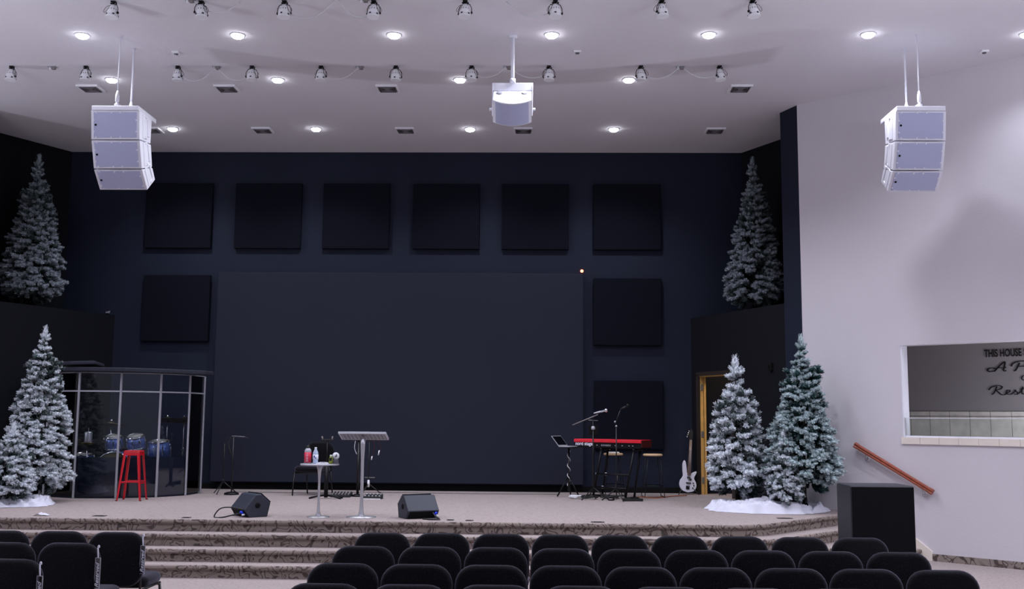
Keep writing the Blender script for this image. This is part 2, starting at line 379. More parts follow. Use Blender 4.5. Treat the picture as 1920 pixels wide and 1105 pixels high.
# stage and steps
u = Vector((.678, .735)); un = Vector((.735, -.678)); E0 = Vector((3.34, 14.1)); YF = 13.47
def outline(d):
    y = YF - d; p = E0 + un * d
    c = p + u * ((y - p.y) / u.y)                       # corner of front edge and diagonal
    A = np.array([[u.x, -wd.x], [u.y, -wd.y]]); t = np.linalg.solve(A, np.array([PR[0] - p.x, PR[1] - p.y]))[0]
    e = p + u * (t - .002)
    pts = [e]; k = .42; q0 = c + u * k; q2 = c + Vector((-k, 0))
    for i in range(9):
        s = i / 8; pts.append(q0 * (1 - s) ** 2 + c * 2 * s * (1 - s) + q2 * s * s)
    return [(p.x, p.y) for p in pts] + [mir((p.x, p.y)) for p in reversed(pts)]
def stage_level(name, k):
    d = .29 * (4 - k); z1 = .15 * k; z0 = z1 - .15
    prof = [(d, z0), (d, z1 - .06), (d + .022, z1 - .055), (d + .034, z1 - .035), (d + .03, z1 - .012), (d + .012, z1)]
    rings = [[(x, y, z) for x, y in outline(o)] for o, z in prof]; n = len(rings[0]); b = MB()
    vs = [p for r_ in rings for p in r_]; fs = [(i * n + j, i * n + j + 1, (i + 1) * n + j + 1, (i + 1) * n + j) for i in range(len(rings) - 1) for j in range(n - 1)]
    b.add(vs, [f[::-1] for f in fs], 1, False)
    if k == 4:
        top = [(x, y, z1) for x, y, z in rings[-1]] + [(*mir(PR), z1), (*mir(PL), z1), (*mir(LW0), z1), (*LW0, z1), (*PL, z1), (*PR, z1)]
        b.add(top, [tuple(range(len(top)))], 0)
        bk = [(5.6, 16.7, z1), (5.3, 19.6, z1), (2.7, 19.2, z1), (*LW0, z1), (*PL, z1)]
        b.add(bk, [tuple(range(5))], 0)
    else:
        inn = [(x, y, z1) for x, y in outline(d - .34)]
        b.add(rings[-1] + inn, [(j + 1, j, n + j, n + j + 1) for j in range(n - 1)], 0)
    return struct(b.build(name, [MT['carpet'], MT['pattern']]))
stage_level('floor_stage', 4)
for k in (3, 2, 1): stage_level('stage_step', k)

# doorway in the right lower wall
LR = Matrix(((ld.x, -ld.y, 0, LW0[0]), (ld.y, ld.x, 0, LW0[1]), (0, 0, 1, 0), (0, 0, 0, 1)))
dr = struct(MB().box((DA - .025, -.012, (HS + DZ) / 2), (.09, .03, DZ - HS + .06), LR).box(((DA + DB) / 2, -.012, DZ + .025), (DB - DA + .14, .03, .07), LR).box((DB + .025, -.012, (HS + DZ) / 2), (.09, .03, DZ - HS + .06), LR).build('door_1', MT['jambk']))
MB().box((DA + .012, .035, (HS + DZ) / 2), (.024, .06, DZ - HS), LR).box((DB - .012, .075, (HS + DZ) / 2), (.024, .17, DZ - HS), LR).box(((DA + DB) / 2, .075, DZ - .012), (DB - DA, .17, .024), LR).build('door_jamb', MT['gold'], dr)
MB().box((DA + .015, .1, (HS + DZ) / 2), (.03, .04, DZ - HS), LR).build('door_stop', MT['gold'], dr)
for z in (.85, 1.66, 2.5): MB().box((DA + .027, .035, z), (.012, .05, .11), LR).build('hinge', MT['steel'], dr)
b = MB(); wallseg(b, (3.55, D + .2), (5.2, 16.4), HS, 3.64, .08); struct(b.build('wall_passage', MT['brown']))

# ------------------------------------------------------------------ wall panels and screen
tag(MB().box((-2.55, D - .077, 2.655), (6.76, .15, 3.83)).build('projection_screen', MT['screen'], bevel=.008), 'large dark charcoal projection surface filling the middle of the back wall', 'screen')
p0 = None; k = 0; ordn = ['first', 'second', 'third', 'fourth', 'fifth', 'sixth', 'seventh', 'eighth', 'ninth', 'tenth']
def acoustic(x, z, label):
    global p0
    if p0 is None:
        p0 = MB().box((0, 0, 0), (1.25, .09, 1.24)).build('acoustic_panel', MT['panel'], bevel=.012); o = p0
        tag(o, label, 'acoustic panel', 'square acoustic panels on the back wall'); o.location = (x, D - .047, z)
    else: o = dup(p0, (x, D - .047, z), None, label)
for i, x in enumerate((-6.75, -5.06, -3.405, -1.72, -.06, 1.645)):
    acoustic(x, 5.65, 'square black acoustic panel in the top row above the screen, %s from left' % ordn[i])
acoustic(-6.725, 3.905, 'square black acoustic panel left of the screen, below the top row')
acoustic(1.645, 3.88, 'square black acoustic panel right of the screen, middle of its column')
acoustic(1.66, 2.0, 'square black acoustic panel right of the screen behind the keyboard, lowest')
o = MB().lathe([(.0, .018), (.02, .016), (.028, .008), (.028, 0)], 14, T(.81, D - .01, 4.64, R(90))).build('indicator_light', MT['led']); tag(o, 'tiny glowing red indicator at the top right corner of the screen', 'light')
t = thing('wall_hook', 'tiny grey hook on the dark wall left of the left panel', 'hook', (-8.02, D, 3.82))
MB().box((0, -.015, 0), (.06, .03, .03)).build('hook_plate', MT['silver'], t); MB().tube([(0, -.03, 0), (.02, -.12, -.02), (.1, -.16, .01)], .008).build('hook_arm', MT['silver'], t)
t = thing('wall_switch', 'small black switch box on the dark wall between the two tall trees', 'switch', (*LP(2.42), 2.78), math.atan2(ld.y, ld.x))
MB().box((0, -.02, 0), (.09, .04, .13)).build('switch_box', MT['black'], t, .005); MB().box((0, -.045, 0), (.03, .014, .05)).build('toggle', MT['dark'], t)

# ------------------------------------------------------------------ ceiling fittings
DL = [(13.07, [(-6.02, 'first'), (-3.96, 'second'), (-1.9, 'third'), (.16, 'fourth'), (2.2, 'fifth'), (4.25, 'sixth'), (6.28, 'seventh')], 'nearest'),
      (14.88, [(-6.37, 'first'), (-3.88, 'second'), (-1.17, 'third'), (1.32, 'fourth')], 'middle'),
      (17.52, [(-6.38, 'first'), (-3.87, 'second'), (-1.19, 'third'), (1.29, 'fourth')], 'farthest')]
LK = (.86, .89, 1.0)
def lamp(kind, name, loc, e, c=LK, **kw):
    l = bpy.data.lights.new(name, kind); l.energy = e; l.color = c
    for k_, v in kw.items(): setattr(l, k_, v)
    o = bpy.data.objects.new(name, l); col.objects.link(o); o.location = loc; return o
d0 = None
for y, xs, row in DL:
    for x, on in xs:
        lab = 'round lit ceiling downlight in the %s row of downlights, %s from left' % (row, on)
        if d0 is None:
            d0 = thing('downlight', lab, 'ceiling light', (x, y, ZC), 0, 'round downlights in the ceiling')
            MB().lathe([(.08, 0), (.096, 0), (.098, -.006), (.092, -.01), (.08, -.009)], 32).build('trim_ring', MT['white'], d0)
            MB().lathe([(.08, -.004), (.078, -.022), (.06, -.04), (.034, -.048), (0, -.05)], 32).build('diffuser', MT['lamp'], d0)
        else: dup(d0, (x, y, ZC), None, lab)
        lamp('SPOT', 'downlight_beam', (x, y, ZC - .12), 205 if x < 6 else 90, spot_size=R(132), spot_blend=.85, shadow_soft_size=.1)
v0 = None
VT = [(15.28, [(-6.86, 'first'), (-4.76, 'second'), (-2.3, 'third'), (3.03, 'fourth')], 'nearer'), (17.59, [(-6.77, 'first'), (-4.82, 'second'), (-2.32, 'third'), (-.27, 'fourth'), (3.04, 'fifth')], 'farther')]
for y, xs, row in VT:
    for x, on in xs:
        lab = 'square slatted white ceiling air vent in the %s vent row, %s from left' % (row, on)
        if v0 is None:
            v0 = thing('air_vent', lab, 'vent', (x, y, ZC), 0, 'square air vents in the ceiling')
            b = MB()
            for a in (-1, 1): b.box((a * .15, 0, -.014), (.026, .326, .028)); b.box((0, a * .15, -.014), (.274, .026, .028))
            b.build('vent_frame', MT['whitep'], v0)
            MB().box((0, 0, -.002), (.28, .28, .003)).build('vent_back', MT['ventk'], v0)
            b = MB()
            for a in range(4):
                q = .122 - a * .028
                for sg in (-1, 1): b.box((sg * q, 0, -.02), (.006, q * 2, .03), T(0, 0, 0)); b.box((0, sg * q, -.02), (q * 2, .006, .03))
            b.box((0, 0, -.03), (.06, .06, .006)); b.build('slat', MT['ventd'], v0)
        else: dup(v0, (x, y, ZC), None, lab)

def par_can(x, y, tilt, yaw, label):
    t = thing('stage_spotlight', label, 'spotlight', (x, y, ZC), 0, 'white stage spotlights on the ceiling')
    MB().box((0, 0, -.012), (.07, .07, .024)).tube([(0, 0, -.02), (.0, 0, -.07)], .014).tube([(-.05, .0, -.03), (.02, .02, -.06), (.05, -.01, -.035)], .012).box((0, 0, -.065), (.05, .035, .04)).build('clamp', MT['dark'], t, .003)
    Mx = T(0, 0, -.1, 0, 0, yaw) @ T(0, 0, 0, tilt, 0, 0)
    b = MB().lathe([(.035, .035), (.045, .02), (.06, -.01), (.078, -.06), (.088, -.11), (.09, -.15), (.094, -.152), (.094, -.165), (.086, -.165)], 24, Mx)
    for k_ in range(12):
        a = 2 * PI * k_ / 12
        b.add([(.0475, -.004, .012), (.0475, .004, .012), (.0765, .005, -.058), (.0765, -.005, -.058)], [(0, 1, 2, 3)], 1, False, Mx @ Matrix.Rotation(a, 4, 'Z') @ Matrix.Translation((.002, 0, 0)))
    for k_ in range(5):
        a = 2 * PI * k_ / 5 - PI / 2 - .2
        b.box((.0905, 0, -.13), (.004, .03, .022), Mx @ Matrix.Rotation(a, 4, 'Z'), 1)
    b.build('housing', [MT['whitep'], MT['ventk']], t)
    MB().lathe([(.085, -.15), (.085, -.158), (0, -.16)], 20, Mx).build('lens', MT['lens'], t)
    b = MB(); ys = [(-.102, 0, -.1), (-.102, 0, -.03), (-.075, 0, .03), (-.03, 0, .045), (.03, 0, .045), (.075, 0, .03), (.102, 0, -.03), (.102, 0, -.1)]
    b.tube(ys, .006, 6, T(0, 0, -.1, 0, 0, yaw)); 
    for sg in (-1, 1): b.lathe([(.02, 0), (.02, .014), (.012, .02)], 12, T(0, 0, -.1, 0, 0, yaw) @ T(sg * .095, 0, -.1, 0, sg * PI / 2))
    b.build('yoke', MT['dark'], t)
    rr = random.Random(int(x * 100)); sd = rr.choice((-1, 1))
    MB().tube(smooth_path([(.01, 0, -.06), (sd * .08, -.03, -.09), (sd * .125, -.04, -.16), (sd * .1, -.06, -.2), (sd * .07, -.05, -.15), (sd * .04, -.02, -.07)]), .0045, 5).build('safety_cable', MT['gcable'], t)
    t.scale = (.8, .8, .8)
    return t
r1 = [(-5.15, -14), (-4.08, 22), (-3.07, 0), (-1.99, -6), (-.89, -8), (.19, 5), (1.46, 18), (2.54, 20)]
for i, (x, a) in enumerate(r1): par_can(x, 11.96, R(-6), R(a) * .0 + R(a * 2), 'white stage spotlight in the nearer spotlight row, %s from left' % ordn[i])
r2 = [(-7.58, -10), (-6.5, -6), (-5.17, -14), (-4.10, 6), (-3.11, -8), (-2.04, 4), (-.96, 6), (.14, 0), (1.44, 12), (2.55, 24)]
for i, (x, a) in enumerate(r2): par_can(x, 14.29, R(-5 + (i % 3) * 3), R(a * 2), 'white stage spotlight in the farther spotlight row, %s from left' % ordn[i])
ob = None
for i, (x, y) in enumerate([(-7.0, 14.31), (-4.62, 14.31), (-2.56, 14.31), (-.45, 14.31), (2.0, 14.31), (-4.2, 11.9), (-2.1, 11.9)]):
    lab = 'small ceiling cable outlet, %s' % ['between the two leftmost far-row spotlights', 'between third and fourth far-row spotlights', 'between fifth and sixth far-row spotlights', 'left of the hanging pole', 'between the two rightmost far-row spotlights', 'between first and second near-row spotlights', 'between third and fourth near-row spotlights'][i]
    if ob is None:
        ob = thing('ceiling_outlet', lab, 'outlet', (x, y, ZC), 0, 'cable outlets on the ceiling')
        MB().box((0, 0, -.004), (.12, .08, .008)).build('outlet_plate', MT['silver'], ob); MB().box((.02, 0, -.025), (.05, .05, .04)).build('plug', MT['gcable'], ob, .006); MB().lathe([(.014, 0), (.012, -.035), (0, -.04)], 10, T(-.03, 0, -.006)).build('cable_gland', MT['whitep'], ob)
    else: dup(ob, (x, y, ZC), None, lab)
sn = None
for i, (x, y) in enumerate([(-5.0, 13.72), (.52, 13.7), (6.0, 13.7)]):
    lab = 'small flat white ceiling sensor, %s' % ['right of the left hanging wires', 'right of the hanging pole', 'near the right wall'][i]
    if sn is None:
        sn = thing('ceiling_sensor', lab, 'sensor', (x, y, ZC), 0, 'flat sensors on the ceiling'); MB().box((0, 0, -.012), (.1, .1, .024)).build('sensor_body', MT['whitep'], sn, .006); MB().lathe([(.03, -.024), (.025, -.035), (0, -.038)], 14).build('sensor_dome', MT['lens'], sn)
    else: dup(sn, (x, y, ZC), None, lab)
cb = [((-5.17, 14.29), (-4.64, 14.3), .16, 'third far-row spotlight to its outlet'), ((-4.6, 14.3), (-4.10, 14.29), .15, 'outlet to the fourth far-row spotlight'), ((-3.11, 14.29), (-2.58, 14.3), .13, 'fifth far-row spotlight to its outlet'), ((-.96, 14.3), (-.47, 14.3), .1, 'seventh far-row spotlight to the outlet by the pole'), ((-.42, 14.3), (.14, 14.3), .11, 'outlet by the pole to the eighth far-row spotlight'), ((1.44, 14.3), (1.98, 14.3), .12, 'ninth far-row spotlight to its outlet'), ((2.03, 14.3), (2.55, 14.3), .11, 'outlet to the tenth far-row spotlight'),
      ((-3.07, 11.96), (-2.45, 11.9), .17, 'third near-row spotlight to the ceiling'), ((-2.4, 11.9), (-1.99, 11.97), .15, 'ceiling to the fourth near-row spotlight'), ((-.4, 11.95), (.19, 11.97), .14, 'ceiling to the sixth near-row spotlight'), ((-4.17, 11.95), (-3.6, 11.95), .13, 'outlet across beside the second near-row spotlight')]
for i, (a, c, sg, lb) in enumerate(cb):
    za = ZC - (.1 if i in (0, 2, 3, 5, 7) else .02); zb = ZC - (.1 if i in (1, 4, 6, 8, 9) else .02)
    o = MB().tube(catenary((*a, za), (*c, zb), sg), .007, 6).build('cable', MT['wcable'], None); tag(o, 'thin white cable drooping from %s' % lb, 'cable', 'white cables on the ceiling')

# hanging loudspeaker stacks
def line_array(x, label, flip):
    t = thing('hanging_loudspeaker', label, 'loudspeaker', (x, 13.08, 5.9))
    w = .64
    # side profile of each box: front top, front bottom, back bottom, back top (y,z), hung in a curve
    cabs = [((0, -.03), (.05, -.405), (.43, -.36), (.44, -.03)), ((.055, -.415), (.175, -.765), (.53, -.655), (.45, -.37)), ((.18, -.775), (.40, -1.00), (.66, -.80), (.545, -.665))]
    MB().prism([(-.015, -.03), (-.015, .03), (.62, .03), (.62, -.03)], -w / 2 + .01, w / 2 - .01, axis='x').build('rigging_frame', MT['white'], t, .006)
    for ft, fb, bb, bt in cabs:
        poly = [ft, fb, bb, bt]
        c = MB().prism(poly, -w / 2, w / 2, axis='x').build('cabinet', MT['white'], t, .008)
        F = Vector((0, fb[0] - ft[0], fb[1] - ft[1])); L = F.length; F.normalize(); N = Vector((0, F.z, -F.y)).normalized()
        M = Matrix(((1, 0, 0, 0), (0, N.y, -F.y, (ft[0] + fb[0]) / 2), (0, N.z, -F.z, (ft[1] + fb[1]) / 2), (0, 0, 0, 1)))
        MB().box((0, .004, 0), (w - .075, .012, L - .05), M).build('grille', MT['grille'], c, .002)
        b = MB()
        for sx in (-.2, .0, .12): 
            for sz in (-1, 1): b.box((sx - .05, .011, sz * (L / 2 - .026)), (.02, .008, .022), M)
        for sx in (-1, 1):
            for sz in (-.09, .06): b.box((sx * (w / 2 - .04), .011, sz), (.022, .008, .02), M)
        b.build('grille_clip', MT['white'], c)
        MB().lathe([(.014, 0), (.014, .006), (0, .008)], 14, M @ T(-.255, .01, .0, -PI / 2)).build('badge', MT['black'], c)
        cx = (ft[0] + bb[0]) / 2; cz = (ft[1] + bb[1]) / 2; an = math.atan2(F.y, -F.z)
        for sx in (-1, 1):
            b = MB(); S = T(sx * w / 2, cx, cz, -an if False else an * 1.0)
            b.box((0, -.04, 0), (.012, .1, L * .82), S); b.box((0, .1, .0), (.02, .05, L * .6), S); b.box((0, .02, L * .36), (.022, .06, .03), S); b.box((0, .02, -L * .36), (.022, .06, .03), S)
            b.build('rigging_plate', MT['white'], c, .003)
    MB().box((0, .27, .05), (.06, .5, .04)).lathe([(.03, 0), (.012, .05)], 10, T(0, .04, .05)).lathe([(.03, 0), (.012, .05)], 10, T(0, .5, .05)).build('lifting_bar', MT['white'], t, .004)
    for yy in (.04, .5):
        MB().tube([(0, yy, .1), (0, yy, ZC - 5.9)], .008 if yy < .2 else .014, 8).lathe([(.03, ZC - 5.905), (.03, ZC - 5.9)], 12, T(0, yy)).build('suspension_wire', MT['white'], t)
        MB().lathe([(.012, 0), (.026, .02), (.026, .1), (.012, .16)], 10, T(0, yy, .085)).build('shackle', MT['white'], t)
line_array(-5.53, 'white three-box hanging loudspeaker column on the left with grey grilles', 1)
line_array(4.89, 'white three-box hanging loudspeaker column on the right beside the beige wall', -1)

# centre loudspeaker with D-shaped cabinet, tipped down in its yoke
t = thing('centre_loudspeaker', 'single white loudspeaker with curved grey front on a pole at ceiling centre', 'loudspeaker', (-.345, 13.13, ZC))
MB().tube([(0, 0, 0), (0, 0, -.64)], .025, 12).lathe([(.06, 0), (.06, -.02), (.03, -.03)], 16).lathe([(.04, -.58), (.04, -.64)], 14).build('pole', MT['white'], t)
b = MB(); W = .265
b.box((0, 0, -.69), (2 * W, .05, .1))
for sg in (-1, 1): b.box((sg * (W - .006), 0, -.88), (.012, .06, .4)); b.lathe([(.022, 0), (.022, .03), (.012, .035)], 12, T(sg * W, 0, -.99, 0, sg * PI / 2))
b.build('yoke', MT['white'], t, .003)
fr = []
for i in range(13):
    a = -1 + 2 * i / 12; fr.append((a * (W - .016), -.15 - .105 * (1 - a * a)))
poly = fr + [(W - .02, .1), (-W + .02, .1)]
TB = T(0, .0, -.98, R(44))
c = MB().prism(poly, -.12, .2, TB).build('cabinet', MT['white'], t, .006)
gv = []; gf = []
for (x_, y_) in fr: gv += [(x_ * .965, y_ - .006, -.108), (x_ * .965, y_ - .006, .185)]
for i in range(12): gf.append((2 * i, 2 * i + 2, 2 * i + 3, 2 * i + 1))
MB().add(gv, gf, 0, True, TB).build('grille', MT['grille'], c)
MB().lathe([(.04, 0), (.04, .01), (.03, .012)], 16, TB @ T(-.16, .05, .2)).lathe([(.04, 0), (.04, .01), (.03, .012)], 16, TB @ T(.16, .05, .2)).build('fly_point', MT['silver'], c)
MB().tube([(-.02, 0, -.7), (-.05, .01, -.78), (-.04, .03, -.85)], .006).build('cable', MT['wcable'], t)

# ------------------------------------------------------------------ chairs
def make_chair(label, group, loc, rotz):
    t = thing('padded_chair', label, 'chair', loc, rotz, group)
    MB().slab(.508, .47, .14, .085, T(0, 0, .655, R(-5)), puff=.012).build('backrest', MT['fabric'], t)
    MB().slab(.5, .47, .1, .1, T(0, .3, .44, R(90)), puff=.012).build('seat', MT['fabric'], t)
    b = MB()
    for sg in (-1, 1): b.tube([(sg * .22, .03, .38), (sg * .22, .02, .52), (sg * .21, .0, .62)], .012); b.tube([(sg * .225, .08, .385), (sg * .225, .5, .385)], .012)
    b.tube([(-.225, .09, .375), (.225, .09, .375)], .012); b.tube([(-.225, .48, .375), (.225, .48, .375)], .012)
    b.build('seat_frame', MT['blackm'], t)
    for sg in (-1, 1):
        MB().tube([(sg * .225, .06, .39), (sg * .235, -.02, .0)], .013).build('leg', MT['blackm'], t)
        MB().tube([(sg * .225, .49, .39), (sg * .235, .52, .2), (sg * .235, .535, .0)], .013).build('leg', MT['steel'] if False else MT['blackm'], t)
    return t
c0 = None
def chair(x, y, label, group, rotz=0., z=0.):
    global c0
    if c0 is None: c0 = make_chair(label, group, (x, y, z), rotz); return c0
    return dup(c0, (x, y, z), rotz, label, group)
rows = [(9.465, -1.645, 9, 'front row'), (8.465, -1.65, 9, 'second row'), (7.47, -1.63, 9, 'third row'), (6.58, -1.58, 7, 'row nearest the viewer')]
for y, x0, n, nm in rows:
    for i in range(n):
        pt = .5295 if nm != 'third row' else .5228
        lab = 'black padded chair in the %s of the right block, %s from left' % (nm, ordn[i])
        chair(x0 + .265 + pt * i, y + rnd.uniform(-.015, .015), lab, 'black padded chairs of the right seating block', R(rnd.uniform(-1, 1)))
chair(-3.705, 9.28, 'black padded aisle chair with reserved tag, left block front row', 'black padded chairs of the left seating block')
chair(-4.225, 9.30, 'black padded chair in left block front row, next to the aisle chair', 'black padded chairs of the left seating block')
chair(-4.745, 9.30, 'black padded chair in left block front row, third from the aisle', 'black padded chairs of the left seating block')
chair(-3.76, 8.47, 'black padded aisle chair with reserved tag, left block second row', 'black padded chairs of the left seating block')
chair(-4.285, 8.46, 'black padded chair in left block second row, beside the aisle chair', 'black padded chairs of the left seating block')
chair(-3.765, 7.5, 'black padded aisle chair with reserved tag, left block third row', 'black padded chairs of the left seating block')
# reserved tags hanging on the aisle chairs
tv, tf = text_mesh('Reserved', .052, .0006, .95, .35)
for i, (x, y) in enumerate([(-3.452, 9.28), (-3.507, 8.47), (-3.512, 7.5)]):
    t = thing('reserved_tag', 'clear hanging tag reading Reserved on the aisle chair of the left %s row' % ['front', 'second', 'third'][i], 'tag', (x, y - .045, .58), R(-20), 'reserved tags on aisle chairs')
    MB().box((.005, 0, .08), (.05, .004, .24)).build('sleeve', MT['sleeve'], t)
    b = MB()
    for sx in (-.02, .03): b.box((sx, 0, .08), (.003, .006, .24))
    for sz in (-.04, .2): b.box((.005, 0, sz), (.05, .006, .003))
    b.build('sleeve_edge', MT['silver'], t)
    MB().add(tv, tf, 0, False, T(.022, -.004, -.03, 0, 0, 0) @ Matrix.Rotation(PI / 2, 4, 'X') @ Matrix.Rotation(PI / 2, 4, 'Z')).build('lettering', MT['inkw'], t)
    MB().tube(smooth_path([(.005, 0, .2), (.0, .0, .25), (-.01, .01, .285), (.008, .0, .295), (.014, -.004, .28)]), .006, 6).build('ribbon', MT['cloth'], t)
chair(-3.74, 18.08, 'black padded chair standing on the stage behind the small round table', None, R(166), HS)

# ------------------------------------------------------------------ trees
def brush(nn, seed):
    rg = np.random.default_rng(seed); V = []; F = []; S = []
    # fuzzy core
    k = 6; prof = [(.0, .12), (.2, .2), (.6, .22), (.9, .15), (1.02, .02)]
    for t_, r_ in prof:
        for j in range(k):
            a = 2 * PI * j / k + t_; V.append((t_, r_ * math.cos(a) * rg.uniform(.7, 1.2), r_ * math.sin(a) * rg.uniform(.7, 1.2))); S.append(.2 + .55 * t_)
    for i in range(len(prof) - 1):
        for j in range(k):
            j2 = (j + 1) % k; a, b_, c_, d_ = i * k + j, i * k + j2, (i + 1) * k + j2, (i + 1) * k + j
            F += [(a, b_, c_), (a, c_, d_)]
    for i in range(nn):
        t_ = rg.uniform(.02, 1.0); a = i * 2.39996; al = rg.uniform(.5, 1.0) if t_ < .9 else rg.uniform(.1, .7)
        ln = rg.uniform(.28, .42) * (1.05 - .35 * t_)
        rad = np.array([0, math.cos(a), math.sin(a)]); d = rad * math.sin(al) + np.array([math.cos(al), 0, 0]); tan = np.array([0, -math.sin(a), math.cos(a)])
        base = np.array([t_, 0, 0]) + rad * .06; w = .05; o = len(V)
        V += [tuple(base - tan * w), tuple(base + tan * w), tuple(base + d * ln + tan * .018), tuple(base + d * ln - tan * .018)]
        S += [.25 + .35 * t_] * 2 + [.62 + .38 * t_] * 2
        F += [(o, o + 1, o + 2), (o, o + 2, o + 3)]
    return np.array(V), np.array(F), np.array(S)
BR = [brush(54, i) for i in range(4)]
def tree(name, label, x, y, z0, zb, ztop, Rb, seed, green, snow, tipL=.16, dens=1., snowy=.0, pw=.95, group=None, thick=1.):
    t = thing(name, label, 'tree', (x, y, z0), 0, group); rg = np.random.default_rng(seed)
    H = ztop - zb; A = []                                # list of (pos, dir, length, fat, snow bias)
    def rad(f): return Rb * (1 - f ** pw) * (.75 + .25 * min(1, f / .06))
    area = PI * Rb * H * 1.1; nb = int(area / (tipL * tipL * .62) * dens / 5)
    nb = max(nb, 40)
    for i in range(nb):
        f = (i + rg.uniform(0, 1)) / nb; f = 1 - math.sqrt(1 - f * .9985)
        ph = i * 2.39996 + rg.uniform(-.35, .35); r = rad(f) * rg.uniform(.78, 1.06); z = zb + f * H - z0
        el = -.25 + .75 * f + rg.uniform(-.15, .15); dirv = np.array([math.cos(ph) * math.cos(el), math.sin(ph) * math.cos(el), math.sin(el)])
        side = np.array([-math.sin(ph), math.cos(ph), 0]); upv = np.cross(dirv, side) * -1
        if upv[2] < 0: upv = -upv
        end = np.array([math.cos(ph) * r, math.sin(ph) * r, z]); L = tipL * rg.uniform(.8, 1.15) * (1 if f < .8 else .8)
        A.append((end - dirv * L * .8, dirv, L, 1., .08))
        for q in (-1, 1):
            for m_ in range(2):
                bp = end - dirv * L * (.75 + .55 * m_) ; dd = dirv * rg.uniform(.55, .9) + side * q * rg.uniform(.55, .85) + upv * rg.uniform(-.15, .45)
                dd /= np.linalg.norm(dd); A.append((bp, dd, L * rg.uniform(.75, 1.), 1., .05))
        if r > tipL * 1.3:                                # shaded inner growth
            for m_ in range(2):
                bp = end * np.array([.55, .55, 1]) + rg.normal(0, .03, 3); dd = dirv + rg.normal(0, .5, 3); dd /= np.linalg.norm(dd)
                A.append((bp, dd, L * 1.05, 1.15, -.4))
    A.append((np.array([0, 0, ztop - z0 - tipL * 1.25]), np.array([0, 0, 1.]), tipL * 1.5, .85, .12))
    for q in range(4):
        a = q * 1.6; dd = np.array([math.cos(a) * .6, math.sin(a) * .6, .8]); A.append((np.array([0, 0, ztop - z0 - tipL * 1.5]), dd, tipL * .9, .9, .1))
    VV = []; FF = []; SS = []; o = 0
    for j, (p, d, L, fat, sb) in enumerate(A):
        bv, bf, bs = BR[j % 4]; d = d / np.linalg.norm(d)
        ref = np.array([0, 0, 1.]) if abs(d[2]) < .95 else np.array([1., 0, 0]); a1 = np.cross(d, ref); a1 /= np.linalg.norm(a1); a2 = np.cross(a1, d)
        w = L * fat * thick; P = p + np.outer(bv[:, 0] * L, d) + np.outer(bv[:, 1] * w, a1) + np.outer(bv[:, 2] * w, a2)
        VV.append(P); FF.append(bf + o); o += len(bv)
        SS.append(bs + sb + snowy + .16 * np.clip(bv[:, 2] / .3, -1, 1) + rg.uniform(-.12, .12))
    V = np.concatenate(VV); F = np.concatenate(FF); S = np.clip(np.concatenate(SS), 0, 1)
    me = bpy.data.meshes.new('foliage'); me.vertices.add(len(V)); me.vertices.foreach_set('co', V.astype(np.float32).ravel())
    me.loops.add(F.size); me.loops.foreach_set('vertex_index', F.astype(np.int32).ravel()); me.polygons.add(len(F))
    me.polygons.foreach_set('loop_start', np.arange(0, F.size, 3, dtype=np.int32)); me.update(calc_edges=True); me.validate()
    at = me.attributes.new('snow', 'FLOAT', 'POINT'); at.data.foreach_set('value', S.astype(np.float32))
    me.materials.append(needle_mat(name + '_needles', green, snow))
    fo = bpy.data.objects.new('foliage', me); col.objects.link(fo); fo.parent = t
    MB().tube([(0, 0, .02), (0, 0, (ztop - z0) * .93)], .03, 8, r2=.006).build('trunk', MT['trunk'], t)
    b = MB()
    for q in range(4):
        a = q * PI / 2 + .5; b.tube([(0, 0, .16), (math.cos(a) * .1, math.sin(a) * .1, .05), (math.cos(a) * .24, math.sin(a) * .24, .012)], .01, 6)
    b.lathe([(.035, 0.04), (.035, .2)], 10); b.build('stand', MT['dark'], t)
    return t
G1 = s2l(70, 84, 84); S1 = s2l(216, 222, 230); G2 = s2l(42, 72, 72); S2 = s2l(190, 205, 210); S3 = s2l(150, 158, 168)  # S3: darker snow, the dimmer light on the ledge trees put into the colour
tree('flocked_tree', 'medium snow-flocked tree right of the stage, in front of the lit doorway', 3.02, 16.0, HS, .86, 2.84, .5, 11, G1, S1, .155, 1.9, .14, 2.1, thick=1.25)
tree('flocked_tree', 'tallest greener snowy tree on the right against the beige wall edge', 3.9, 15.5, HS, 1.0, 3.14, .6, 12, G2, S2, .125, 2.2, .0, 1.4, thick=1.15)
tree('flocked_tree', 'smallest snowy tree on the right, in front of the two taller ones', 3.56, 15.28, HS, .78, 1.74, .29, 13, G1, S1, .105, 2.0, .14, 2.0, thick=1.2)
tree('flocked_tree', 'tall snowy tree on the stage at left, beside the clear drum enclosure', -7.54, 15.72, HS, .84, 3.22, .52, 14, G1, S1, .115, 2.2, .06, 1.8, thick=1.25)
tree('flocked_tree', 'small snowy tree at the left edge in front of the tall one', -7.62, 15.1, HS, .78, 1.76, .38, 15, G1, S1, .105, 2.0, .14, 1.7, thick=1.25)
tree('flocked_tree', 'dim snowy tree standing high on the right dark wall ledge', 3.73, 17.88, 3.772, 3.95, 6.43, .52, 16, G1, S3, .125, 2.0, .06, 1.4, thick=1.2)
tree('flocked_tree', 'dim snowy tree standing high on the left dark wall ledge', -8.88, 17.88, 3.772, 3.98, 6.46, .58, 17, G1, S3, .13, 2.0, .06, 1.35, thick=1.2)

